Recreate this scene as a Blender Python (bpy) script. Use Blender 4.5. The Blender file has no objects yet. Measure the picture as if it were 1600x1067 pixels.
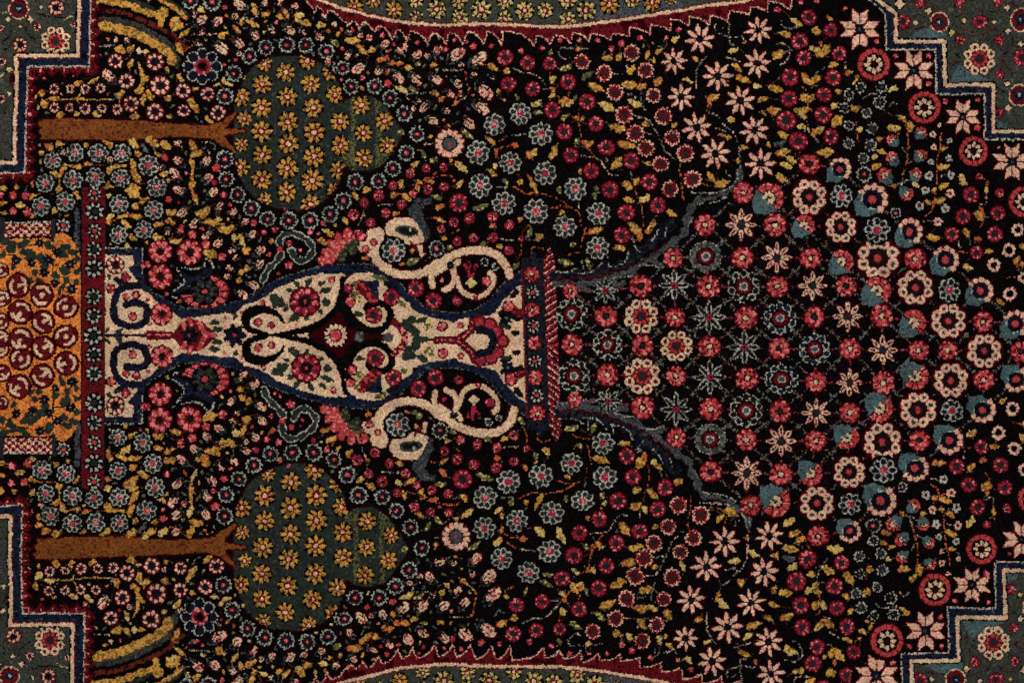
import bpy, math
import numpy as np

# ---------------------------------------------------------------- camera, light, exposure
MM = 0.001                      # one photo pixel is one millimetre of carpet
PW, PH = 1600.0, 1067.0
scene = bpy.context.scene
cam_d = bpy.data.cameras.new('camera')
cam_d.lens = 85.0
cam_d.sensor_width = 36.0
cam_d.clip_end = 60.0
cam = bpy.data.objects.new('camera', cam_d)
scene.collection.objects.link(cam)
cam.location = (0.0, 0.0, 1.6 * 85.0 / 36.0 + 0.006)
scene.camera = cam

world = bpy.data.worlds.new('World')
scene.world = world
world.use_nodes = True
world.node_tree.nodes['Background'].inputs[0].default_value = (1.0, 0.985, 0.96, 1)
world.node_tree.nodes['Background'].inputs[1].default_value = 0.32

def softbox(name, loc, size, energy, col):
    l = bpy.data.lights.new(name, 'AREA')
    l.shape = 'RECTANGLE'; l.size, l.size_y = size
    l.energy = energy; l.color = col
    o = bpy.data.objects.new(name, l)
    scene.collection.objects.link(o)
    o.location = loc
    d = np.array(loc); d = d / np.linalg.norm(d)
    o.rotation_euler = (math.acos(d[2]), 0, math.atan2(d[1], d[0]) + math.pi / 2)
    return o
softbox('studio_lamp_upper', (-1.2, 3.0, 2.3), (1.2, 0.8), 136.0, (1.0, 0.965, 0.91))
softbox('studio_lamp_lower', (1.4, -3.0, 3.0), (1.4, 1.0), 56.0, (1.0, 0.975, 0.94))

scene.view_settings.view_transform = 'Standard'
scene.view_settings.look = 'None'
scene.view_settings.exposure = 0.0
scene.view_settings.gamma = 1.0
scene.view_settings.use_curve_mapping = False
scene.render.engine = 'CYCLES'
scene.cycles.use_denoising = False
scene.cycles.max_bounces = 4
scene.render.film_transparent = False

rng = np.random.default_rng(11)
# ---------------------------------------------------------------------------
# DESIGN OF THE UPPER HALF, read off the photograph tile by tile.
# "@ x y" opens a tile (enlarged 5.9925 times); the lower half is the same
# design turned over the long axis.  "=" lines stand on the axis: no twin.
# flowers: kind  x y radius [, x y radius ...]    leaves: x1 y1 x2 y2 width
# ---------------------------------------------------------------------------
DESIGN = """
@ 0 0
R 1080 575 75, 1450 580 85, 1185 760 75, 1500 805 95, 1225 975 75, 1450 1050 85
R 525 75 75, 190 425 72, 345 255 40, 5 265 40, 15 580 40, 10 930 40, 685 235 28
R 505 835 50, 655 835 45, 797 835 50, 940 830 48, 505 1010 50, 650 1010 45, 800 1020 55, 955 1015 48, 1095 1025 52
O 175 85 98
P 520 390 145
c 75 185 20, 280 185 24, 190 255 18, 85 655 22, 85 880 20, 1083 375 22, 1300 480 30, 380 70 15
y 690 790 770 770 50, 835 780 920 735 45, 385 845 390 905 50, 430 1000 385 940 60, 455 930 545 915 50, 1085 455 1175 490 65
y 1195 490 1255 430 45, 1340 480 1405 490 40, 1210 640 1240 560 45, 1120 925 1150 845 55, 1330 990 1350 890 60
y 1380 850 1400 930 50, 1540 930 1600 900 60, 1545 640 1590 670 40, 1440 870 1420 930 35, 520 1045 590 1060 50, 690 1060 720 1040 40, 870 1060 920 1060 40
K 1090 800 970 670
vy 40 1290 590 1320 660 1335 740 1325 800 1260 870
y 1320 770 1385 720 50, 1260 870 1340 830 50
vy 12 440 935 560 935 700 925 890 940 1050 930
vp 9 930 435 1060 430
vp 9 580 900 560 870
vy 9 720 920 760 880
vy 9 720 930 740 970
vp 9 1080 890 1090 930 1050 935
vk 8 110 270 105 320 60 370 20 400
vk 8 245 250 250 310 300 350 340 380
vk 8 340 130 440 155 540 165 640 160 700 140
vk 8 30 480 70 460 100 500
vc 7 10 720 40 690
vm 40 125 705 105 750 125 800
vk 8 40 560 60 600 50 700
vk 8 60 1000 40 1060
vc 6 20 120 40 130 60 120
vc 6 600 190 640 160 690 150
@ 267 0
L 295 625 175
B 385 20 85, 180 10 78, 590 690 82, 735 530 75, 890 450 78, 1083 425 80, 1265 425 80, 1455 485 78, 505 905 80, 1580 640 75
R 115 850 70, 345 880 72, 115 1040 65, 440 1060 75
Y 855 795 92, 1075 680 95, 1310 790 95, 1090 910 95, 660 910 85, 850 1010 95, 1335 1010 100, 1280 570 90, 875 600 80, 1500 680 85, 1535 890 90
d 505 70 25, 605 560 18, 495 610 15
K 200 250 330 160, 370 270 470 170, 560 200 615 130, 730 130 600 10, 740 270 810 370, 1040 220 1150 320, 910 230 970 310
K 570 340 670 440, 370 390 530 490, 210 380 290 440, 1190 260 1260 330, 1330 310 1420 370, 850 60 890 10, 1110 100 1190 40, 980 60 1040 0, 1500 200 1540 240
y 220 40 310 110 60, 755 30 790 130 45, 780 120 800 165 30, 850 145 920 125 45, 660 235 675 165 45, 710 195 815 250 50, 590 245 650 305 50, 1050 95 1110 170 45
y 1170 180 1240 130 70, 1235 205 1310 235 60, 1370 240 1450 235 50, 990 145 1050 175 40, 450 320 500 360 70, 510 320 535 300 30
y 45 400 105 510 50, 60 690 120 760 50, 195 845 270 800 45, 395 800 460 790 45, 455 720 570 800 60, 175 920 260 1050 65, 680 745 695 720 30, 1550 320 1585 320 40
y 10 190 110 260 120, 80 345 170 280 45, 1450 290 1490 300 30, 1160 190 1230 200 40
e 1510 380 1570 430 50
vp 8 200 330 300 325 440 325
vp 7 830 150 760 180 700 170
@ 534 0
Y 490 90 80, 120 75 85, 300 5 75, 185 990 92
G 890 90 92, 1305 95 92, 690 5 75, 1095 15 78, 1530 15 78, 700 160 60, 1105 165 75, 1530 180 75
B 85 815 78, 310 810 75, 455 920 80, 10 640 68, 585 1065 72
M 1530 540 82, 1560 790 75
d 380 330 26, 485 415 22, 705 395 22, 1055 380 24, 1235 440 32, 1400 435 24, 195 735 27, 430 785 34, 970 465 32, 1520 940 15, 1355 985 15
K 40 330 110 270, 200 400 285 340, 350 460 430 390, 500 540 600 420, 630 570 745 490, 840 530 930 440, 980 600 1140 460, 1180 640 1350 510
K 240 570 110 680, 90 460 40 550, 390 610 320 700, 450 660 570 770, 620 680 740 790, 810 700 935 780, 1030 710 1110 820, 970 830 1040 910, 1250 760 1400 920
K 1220 930 1360 1060, 830 940 740 1040
y 30 380 160 385 65, 150 430 240 520 55, 250 480 310 470 60, 590 630 660 640 45, 830 615 890 610 35, 500 820 610 865 50
y 860 850 900 900 45, 910 950 940 910 45, 1380 600 1460 660 50, 1510 670 1570 680 55, 1450 860 1490 855 35, 425 700 440 650 30
o 330 560 400 550 50, 390 540 440 560 60, 440 600 500 600 55, 510 600 580 595 50, 1050 980 1100 950 40
e 620 820 710 860 45, 690 610 740 600 30
vo 16 1140 660 1165 720 1175 780 1190 850 1170 900
vp 8 1170 900 1100 950 1030 1000
vp 8 950 660 1130 660
vp 8 600 870 620 930 680 960
vp 8 560 870 700 880 830 870
vp 8 1360 690 1400 740 1440 720
@ 801 0
G 115 105 88, 305 100 82, 515 5 78, 520 185 78, 690 100 88, 1120 5 75, 1480 5 50
Y 905 45 98, 1305 25 90
M 140 590 75, 350 600 70, 520 770 80, 190 835 75, 370 1030 80, 700 955 80
N 650 580 72, 860 690 78, 1115 500 78, 1245 660 75, 960 870 82, 1320 895 70
S 1510 575 130, 1580 910 140
d 445 380 27, 275 450 27, 75 480 30, 625 380 20, 795 385 24, 930 455 32, 1020 410 34, 1190 355 27, 1555 280 27, 1440 360 20
y 720 790 850 850 65, 365 780 395 715 50, 840 550 930 545 55, 975 565 1010 500 50, 1080 690 1140 610 55, 1030 790 1160 800 75, 1170 830 1250 790 50
y 1330 800 1380 730 65, 820 970 950 1035 75, 1090 940 1200 990 65, 1510 400 1560 340 50, 1340 500 1410 460 40, 1250 560 1280 480 40, 1325 590 1325 545 30
y 450 1000 510 910 70, 500 990 560 940 60, 590 465 640 470 40, 340 910 400 880 40
e 455 660 540 605 55, 660 740 755 680 55, 570 950 600 890 30, 30 880 60 950 30, 170 1000 270 960 50, 200 1060 290 1050 40, 345 520 355 470 35
o 365 860 400 830 50, 500 960 540 940 40
vo 12 365 840 420 900 470 960
vp 8 440 450 600 455 700 460 750 470
vp 8 440 450 440 520 500 560 540 540
vp 8 0 640 120 690 230 710 350 830
vp 8 260 835 330 840
vo 8 350 680 350 730
vo 8 520 850 530 900
vp 8 940 690 1030 700
vp 8 1040 880 1130 890 1160 940
vp 8 1200 880 1210 960 1240 1040
vp 8 1070 620 1080 670
vp 7 1230 410 1230 450
vp 7 1310 410 1400 450
@ 1068 0
S 155 370 145, 705 285 140, 690 595 145, 320 715 155, 535 945 145
M 1175 165 78, 1090 390 88, 1130 545 78, 1385 285 74, 1460 505 74, 1000 725 84, 1405 730 80, 990 925 84, 1320 890 78
d 880 95 32, 1515 90 27, 1100 20 25, 1250 15 25
y 1015 180 1105 245 60, 905 305 1025 340 60, 1350 150 1385 220 35, 1205 290 1285 310 75, 1180 440 1205 470 35, 1240 450 1300 530 70, 1290 530 1365 430 70
y 1500 440 1560 400 45, 830 540 950 490 75, 420 490 510 455 45, 95 515 140 580 50, 460 600 540 670 45, 500 715 620 765 60, 650 830 725 800 45
y 800 810 925 850 60, 700 950 790 920 45, 230 950 330 880 65, 800 1030 940 1050 70, 1120 700 1190 790 60, 1190 790 1280 720 60, 1360 630 1450 600 45
y 1520 700 1580 670 45, 1100 900 1160 950 70, 1160 950 1225 890 60, 1040 1030 1110 1060 50, 1110 1060 1180 1020 60, 1380 1010 1450 970 50, 1430 840 1470 885 45
y 1560 1000 1600 1020 50, 0 740 80 770 50, 1510 640 1530 620 30, 730 1060 760 1040 30
o 1280 380 1290 440 30, 555 410 585 390 30, 230 970 250 1000 40
b 1550 890 55, 1505 1010 52
vp 8 300 230 300 290 440 350 550 340 570 400
vp 8 430 210 430 400 480 420
vp 8 350 230 370 260
vp 8 920 200 930 250 1010 270 1100 250
vp 8 840 420 930 410 1000 470 970 570 900 610
vp 8 230 520 190 560 125 660 120 820
vp 8 380 530 470 560 530 580
vo 8 1100 810 1150 850 1160 890
vo 8 1170 960 1160 1020
vp 8 1330 630 1250 680
vp 8 1190 820 1260 800
vo 8 200 910 250 1010
@ 1333 0
W 65 275 190, 570 660 185
E 195 605 165, 670 1010 165
O 810 210 100, 1570 190 105, 1560 895 105
P 1185 555 160
M 1190 205 75, 470 205 75, 630 35 52, 1000 30 52, 1360 20 47, 1005 375 52, 1370 375 52, 1575 545 80, 1380 700 47, 1370 1060 50
c 710 105 30, 585 215 22, 1040 195 22, 1320 210 17, 920 310 27, 1450 80 24, 1450 295 27, 1575 415 22, 1445 785 24, 1455 1010 24, 440 40 40
d 225 390 26, 400 525 26, 710 525 26, 710 790 26, 865 950 28, 1165 940 24
b 75 825 52, 270 820 58, 250 960 62, 125 1060 52
y 335 870 440 800 45, 0 780 80 770 50, 30 710 50 750 35, 0 1040 50 1000 50
e 890 110 940 90 35
vm 8 570 130 640 150
vm 8 950 250 1050 280 1110 300 1150 360
vm 8 1220 340 1270 290 1350 280
vm 8 960 160 1100 120
vm 8 1380 530 1480 470
vm 8 1380 540 1480 650 1500 740
vm 8 940 620 990 580 1030 575
vm 8 540 290 690 250
vm 8 740 40 780 100
vm 8 1280 110 1350 110
vm 8 1220 50 1220 120
vm 8 1480 20 1540 70
vk 8 1500 340 1490 440
vk 8 1340 820 1430 870
vk 8 960 500 1000 540
vp 8 100 920 170 880 310 890
vp 8 340 1000 380 960 420 990
@ 0 178
b 700 365 88, 920 370 88, 1140 370 85, 490 440 82, 1390 485 94, 420 650 86, 680 620 90, 890 595 88, 1130 605 88, 1465 690 92, 385 865 88, 610 825 88, 1115 845 86, 1440 900 92
j 885 745 70, 885 915 90, 590 1045 75
d 1545 410 34, 1575 805 32, 120 760 40, 235 765 36, 120 910 38, 255 920 42, 0 760 36
y 430 290 490 350 65, 515 280 590 285 60, 360 365 420 370 45, 365 445 410 445 55, 780 285 835 300 40, 965 255 1060 315 60, 1215 250 1295 310 70, 1365 235 1430 260 60
y 1410 270 1480 300 60, 1510 260 1590 325 65, 1270 360 1330 420 50, 1440 400 1500 380 50, 570 560 610 470 55, 470 540 560 590 55, 670 520 770 490 45, 520 710 580 710 70
y 290 660 360 650 60, 270 790 350 770 50, 150 850 225 860 55, 270 965 360 930 50, 490 930 550 870 50, 690 725 740 800 45, 615 930 640 945 45
y 0 690 60 690 60, 135 690 175 690 40, 0 840 60 830 40, 10 920 60 940 40, 1000 550 1080 480 70, 1080 480 1180 480 55, 990 690 1090 660 60, 1000 760 1080 790 55
y 1230 430 1270 530 60, 1230 540 1310 650 65, 1220 670 1310 700 45, 1180 710 1300 790 80, 1310 830 1410 780 55, 1230 850 1290 890 60, 1010 990 1070 910 50
y 1010 1000 1030 1040 40, 1100 980 1200 930 50, 1140 1000 1220 1060 60, 1210 950 1330 960 50, 1490 600 1565 550 55, 1540 640 1590 620 45, 1550 910 1600 940 55
y 1550 1000 1600 1010 50, 1440 1050 1530 1030 45, 530 20 600 0 50, 690 5 740 5 40, 880 15 940 15 50, 1220 30 1300 20 75, 1560 20 1600 40 40
o 790 460 850 470 35, 570 580 590 540 45
g 1320 280 1390 370 40
vy 22 575 480 560 590 555 700
vy 10 620 475 700 490
vo 9 790 480 900 480 1030 480
vo 9 360 750 510 750
vo 7 1100 1000 1060 1000
@ 267 178
B 505 425 88, 515 615 80, 625 760 77, 755 885 80, 905 985 80, 1105 1000 84, 1305 1000 84, 1490 940 80, 1595 820 62
Y 850 165 102, 1095 75 102, 1340 175 104, 855 390 97, 1100 280 100, 1340 400 106, 1090 505 106, 850 615 102, 1325 625 110, 1085 735 100
Y 650 500 90, 1585 75 92, 1585 300 95, 1570 530 92, 1530 730 85, 1310 850 100, 880 810 75, 660 290 70, 690 50 70
K 110 350 50 260, 140 500 30 410, 100 640 0 520, 280 520 360 410, 280 660 380 570, 140 760 30 690, 330 810 420 700, 170 870 70 960, 280 960 190 1060, 410 920 490 840, 520 960 610 890, 630 1050 720 990
d 425 510 42, 405 645 27, 495 760 36, 550 850 20, 775 1020 34, 1425 1020 27, 1065 885 17, 95 1060 27
y 180 250 230 340 60, 190 390 300 360 60, 240 930 320 970 60, 300 960 350 870 80, 320 1010 450 1030 60, 440 970 440 1020 40, 460 1050 520 1060 40
y 0 910 50 940 60, 0 1020 40 1025 40, 330 20 390 80 60, 1510 1010 1550 1060 35, 550 1050 590 1060 40
vy 26 180 400 200 500 200 560 195 640 190 700 225 780 235 850
y 185 430 215 510 50, 180 680 225 640 50, 210 740 250 840 45
vp 9 290 270 370 270 410 300 410 340
vp 8 350 340 360 370
vp 7 220 10 260 60 290 70
@ 534 178
Y 200 180 88, 400 70 90, 210 415 92, 425 295 82
B 705 190 77, 605 370 80, 480 515 77, 345 630 77, 125 640 84, 15 815 87, 585 0 77
b 1430 105 102, 1275 365 107, 1295 675 112, 1520 840 107, 1580 460 102
X 1010 280 135
M 1095 835 97, 640 555 50, 790 510 46, 955 505 46, 480 675 46, 345 770 56, 210 830 50, 110 945 56, 270 1020 50, 410 930 50, 560 850 50, 805 710 50, 955 685 50, 1200 980 56, 1410 965 56, 1050 1015 52, 1570 1040 50, 935 1070 42
d 665 750 38, 870 560 18
K 770 40 900 80, 1120 20 1230 130
y 640 510 720 450 45, 540 690 560 620 50, 460 780 520 750 40, 570 760 650 810 50, 690 670 720 720 40, 1085 690 1130 620 45, 470 940 540 920 45, 200 740 270 700 55
y 100 750 165 810 50, 20 970 55 1030 45, 1070 460 1170 540 55, 1350 220 1430 290 55, 1430 520 1470 460 40, 1380 520 1450 580 40, 900 970 960 1010 40, 810 220 850 210 35, 190 960 220 940 30, 1000 120 1010 100 30, 1010 430 1030 450 35
e 745 340 780 420 40, 830 460 890 400 45, 840 760 930 790 50, 1520 610 1555 680 45, 1230 890 1380 850 50, 1120 160 1220 230 50, 550 200 560 150 60
o 690 640 750 650 40, 770 615 860 640 40, 890 910 950 850 55, 1430 330 1440 400 35, 1390 1050 1450 1060 50
vo 10 760 610 840 600 960 580 1040 590 1050 650
vo 12 1480 250 1560 200
vo 10 1440 420 1440 350 1500 310 1600 290
vo 9 470 780 560 750 620 770
vo 9 540 700 640 670 700 660
vp 8 200 880 200 950 150 1050
vp 8 330 855 500 850
vo 8 790 970 900 970
vp 8 1420 685 1560 690
vp 8 780 290 870 280
@ 801 178
b 70 0 102, 265 190 107, 305 560 107, 590 705 107, 220 915 112, 805 935 107, 490 1060 102
M 485 170 82, 780 95 80, 880 315 82, 545 390 77, 1110 440 82, 735 535 82, 1280 640 86, 915 710 86, 1360 860 82, 1065 925 86
N 1150 185 84, 1250 325 82, 1385 470 77, 1495 225 77, 1475 705 80, 1410 25 84, 1045 10 85
y 640 70 670 20 40, 690 310 750 260 55, 145 400 220 330 70, 350 420 410 290 65, 920 120 1070 150 75, 1000 270 1150 300 70, 930 510 1010 410 75, 1210 100 1280 110 50
y 1490 140 1530 80 40, 1240 460 1300 480 40, 1030 650 1120 690 80, 1140 660 1180 600 50, 1050 790 1130 820 60, 1190 820 1280 750 60, 620 560 635 520 30, 150 590 230 740 45, 60 660 85 610 40
y 440 940 490 910 40, 1450 910 1530 950 55, 1090 1030 1170 1060 50, 1280 1060 1340 1030 40, 150 1050 190 1010 45
e 460 50 530 10 45, 440 690 440 740 40, 770 680 820 700 40, 760 740 790 800 40, 580 270 630 250 45
o 60 1010 90 960 45, 0 290 60 290 45, 590 60 620 30 40, 650 250 690 290 40
vo 10 540 10 610 70 640 190 690 300 770 400 830 440
vo 10 0 680 60 710 130 750 230 740 380 780 480 830 550 880 620 920 640 1040
vo 9 330 890 440 870 540 870
vp 9 1130 20 1260 50 1330 150 1380 240 1430 340 1520 430
vo 16 1570 450 1570 560 1590 650
vo 12 1590 650 1595 800
vo 11 1200 840 1220 950 1220 1060
vo 9 1150 700 1170 800
vp 8 640 390 800 420
vp 8 830 440 900 560 1000 580
vp 8 880 390 890 460
vp 8 610 820 625 900
vp 8 1110 540 1120 620
vp 8 0 200 150 185
vp 8 1230 180 1330 200
@ 1068 178
S 125 130 145, 300 375 155, 665 155 145, 725 470 150
s 540 1040 160
N 15 370 82, 85 615 88
M 965 65 97, 1075 255 92, 1385 215 77, 1310 10 84
H 1180 470 110, 560 740 105, 200 1040 112, 860 1040 117
Q 1180 780 172, 1475 1060 155
T 1465 520 125
U 800 790 150, 1130 1050 120
b 1480 770 108, 1550 110 50, 1550 275 52
y 430 70 460 10 60, 330 200 440 230 55, 530 330 630 260 55, 745 340 800 270 75, 850 380 990 340 65, 970 410 1060 460 50, 910 470 1010 510 55, 870 570 970 630 65
y 890 180 980 220 65, 700 50 770 10 70, 1070 120 1140 120 55, 1200 190 1310 130 65, 1400 120 1480 30 80, 1260 360 1400 350 80, 500 440 530 440 40, 235 550 300 640 50, 300 680 420 640 70, 1100 0 1160 40 55
g 850 290 960 260 55
vp 9 280 0 340 40
vp 9 370 90 460 170 510 290 530 450 530 520
vp 9 1150 50 1180 150 1270 270
vo 8 315 540 320 620
vp 7 300 130 400 160
vp 8 400 540 420 580 450 590
@ 1333 178
E 1130 350 150, 1600 825 150
W 1490 450 175, 1030 30 160
T 180 800 170
M 1105 760 78, 1030 960 82, 1360 930 77, 1375 740 47, 1185 590 38
b 180 140 57, 165 295 55, 100 420 55
B 105 565 77, 400 930 50
u 370 250 70 45, 370 420 75 45, 300 580 85 45, 640 180 65 135, 635 390 68 135, 590 570 70 110, 500 750 75 225
w 750 195 30, 805 105 22, 755 310 27, 730 450 32, 910 250 27, 900 415 32, 715 580 42, 920 575 40, 680 715 40, 910 745 42, 625 860 44, 865 885 42, 795 1010 42
y 330 130 440 130 65, 435 20 490 80 50, 530 75 530 165 55, 200 250 265 230 40, 235 340 310 365 40, 170 410 230 390 40, 180 510 260 475 50, 40 140 95 150 55
y 820 340 885 325 40, 800 510 900 480 55, 810 690 885 650 50, 760 740 770 690 40, 700 850 720 810 50, 750 830 860 800 55, 1010 570 1060 670 60, 1150 920 1220 990 60, 560 650 620 690 40, 1240 740 1260 680 35
o 1190 870 1230 960 40, 370 690 400 660 40
vo 14 490 60 515 200 520 350 490 500 470 560
vp 9 470 560 450 640 390 680
vo 12 830 180 820 280 800 400 790 500 790 640 770 740
vo 14 770 740 740 900 680 960
vo 14 1260 640 1250 770
vp 8 1250 770 1240 850 1150 820
vo 10 1220 960 1220 1010 1190 1060
vo 8 20 60 50 260
vp 8 460 310 500 370
vp 8 520 460 620 420
vp 8 820 590 870 570
vp 8 660 1005 750 1010
vp 8 450 660 530 610
d 1165 130 32, 1370 320 16
@ 0 356
V 170 540 118, 390 630 122, 615 745 118, 190 790 115, 400 885 118, 10 400 75, 20 660 85, 5 880 90
n 370 145 48, 150 300 50, 295 330 48, 410 420 52, 655 345 55, 510 520 48, 670 575 55, 530 230 50, 450 300 50
f 560 195 650 180 50, 190 230 260 240 45, 260 200 330 270 55, 340 260 420 310 65, 590 430 650 420 50, 310 400 330 440 50, 330 500 380 490 50, 100 380 140 370 50
f 20 130 80 150 60, 60 210 130 200 60, 160 150 220 170 55, 420 130 470 160 60, 560 250 620 260 55, 380 360 440 370 60, 560 380 620 390 60, 600 480 640 500 60, 230 290 280 280 50, 480 440 540 460 55, 690 400 730 430 60, 250 480 300 500 55, 560 560 600 570 50, 690 500 730 520 50
f 540 600 570 600 45, 690 290 740 290 50, 640 230 720 220 50, 430 180 490 180 55, 90 160 150 150 45, 210 130 270 120 50, 470 330 500 310 50, 0 250 40 260 60
vk 9 0 185 200 180 350 150
vk 9 20 240 150 270
vk 9 400 340 420 400
vk 9 490 330 500 480
vk 9 490 350 600 345
vk 9 580 460 650 520
j 885 30 76, 880 205 78, 880 380 92, 875 645 80, 875 825 80
R 1080 350 85
h 1500 220 112, 1500 460 108, 1515 810 100
d 1175 465 42, 1035 570 42, 1180 645 30, 1275 630 36, 1385 670 18, 1240 830 36, 1400 905 18, 1345 345 34, 1385 345 30
b 1110 70 82, 1345 20 87
y 1190 70 1280 110 50, 1360 70 1380 140 55, 1430 70 1540 110 75, 1160 150 1210 180 40, 1030 150 1080 120 30
f 1080 990 1140 940 55, 1000 460 1040 450 50, 1000 940 1020 960 60
@ 267 356
h 175 230 115
d 200 60 42, 325 160 42, 475 270 42, 870 45 32, 980 20 32, 1020 205 32, 920 250 20, 1210 210 20, 1105 145 30, 1105 350 42, 1010 430 17, 1305 40 27, 95 20 32
d 505 845 16, 665 795 16, 860 700 22, 815 885 36, 940 910 30, 1505 490 32
o 915 125 960 125 45
y 450 10 580 20 60, 0 130 100 110 50, 300 225 430 270 75, 570 100 630 90 55, 640 70 690 170 45, 680 190 720 250 75, 640 400 680 440 60, 690 390 740 380 60, 610 490 660 500 45, 1420 20 1520 70 50, 1370 110 1460 150 45
K 390 30 300 100, 510 90 410 170, 700 110 800 40, 620 170 550 230, 770 270 870 180, 650 310 590 270, 760 390 870 310, 590 430 530 360, 700 480 810 570, 590 570 710 650
M 1255 690 145
f 1080 580 1150 610 55, 1150 500 1200 560 50, 1270 550 1320 480 55, 1370 540 1440 500 45, 1390 610 1500 570 60, 1420 690 1490 690 75, 1110 880 1200 810 70, 1380 790 1420 770 45, 1050 780 1110 760 40, 940 640 1080 720 110, 360 890 450 880 55, 390 950 480 940 60, 580 840 630 830 50, 1250 840 1290 860 40
@ 534 356
b 485 215 112
B 890 195 82
M 1080 130 47, 1235 100 52, 1415 90 52, 1565 215 50, 930 10 46, 695 570 82, 860 685 82, 1080 685 48
M 465 650 82, 300 820 86
d 180 80 48, 300 135 30, 225 205 36, 935 490 22, 1355 500 44, 940 925 44, 1110 915 28, 1255 650 24, 1560 740 55
c 1210 515 44
b 1340 320 42, 1435 370 32
n 1020 350 44, 1540 840 70
y 930 90 980 110 40, 1450 160 1520 190 40, 640 215 680 215 38
o 190 285 250 300 40, 540 345 590 330 32
e 620 345 720 300 60, 1300 160 1350 150 50, 970 200 1040 180 40, 280 450 420 490 50
e 100 600 180 690 80, 90 520 140 540 45, 530 700 600 740 60, 770 940 850 900 70
f 120 800 200 810 50, 700 880 790 840 60, 1480 920 1560 930 40
vp 8 780 310 840 270
vo 8 1030 50 1100 20
vp 7 1480 105 1600 115
d 60 570 45, 80 690 45
@ 801 356
b 795 190 107
M 1025 70 82, 80 105 36
H 180 440 80, 185 770 78
j 190 605 68, 195 920 68
H 1200 545 122, 1505 285 102, 875 830 112, 1520 840 105, 540 590 80
D 550 810 158
A 1515 540 150, 870 590 125
P 1205 830 170
y 225 120 280 60 60, 1110 10 1200 40 80, 1250 30 1300 20 60, 950 190 1060 200 60, 700 50 840 10 60
e 150 80 170 0 40, 540 170 590 150 45, 430 310 560 335 60, 690 290 730 380 45, 0 380 60 330 45
o 1180 40 1190 120 50
vo 9 170 260 180 200 220 180 290 200
vo 10 510 260 560 240 660 230
vo 8 680 0 660 100 640 180
vo 8 75 150 80 230 50 300
@ 1068 356
H 555 280 112, 1190 285 112, 235 550 117, 880 550 117, 1525 550 108, 585 845 117, 1225 835 108
D 210 270 155, 565 550 158, 905 850 158
s 875 280 155, 1210 545 145, 1540 830 145
A 240 840 160
U 1480 320 125
@ 1333 356
Q 235 285 190, 585 560 172, 895 870 168
H 585 290 112, 270 825 117, 1220 880 108
U 225 590 145, 565 890 135
T 530 40 150, 865 300 150, 1190 590 145, 1520 900 145
b 225 20 120, 905 585 108
M 925 60 77, 1330 60 78, 1160 230 70
I 1460 210 68, 1320 350 70, 1470 620 70, 1600 465 55, 1545 20 62
y 700 80 810 95 60, 1040 20 1090 80 50, 1030 350 1120 385 55, 1230 225 1310 220 40, 1520 350 1560 270 50, 1570 150 1600 200 50, 1350 670 1410 720 40
o 1140 100 1200 110 50, 1560 340 1600 340 40
vo 8 980 220 1090 235
vo 8 1440 465 1540 460
vp 8 990 130 1000 190
@ 0 450
=V 190 480 118, 615 455 120, 0 470 90
=j 870 450 92
@ 267 450
=n 595 445 115
=C 1545 445 108
=n 175 445 85
@ 801 480
=H 205 335 72, 555 350 112, 1215 360 112
=D 890 355 145
=P 1535 365 152
@ 1068 480
=H 245 370 112, 895 385 112, 1560 390 112
=A 570 375 162
=D 1230 395 155
@ 1333 480
=s 280 400 152
=H 615 405 104, 890 405 98, 1570 415 104
=Q 1230 410 166
"""

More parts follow.
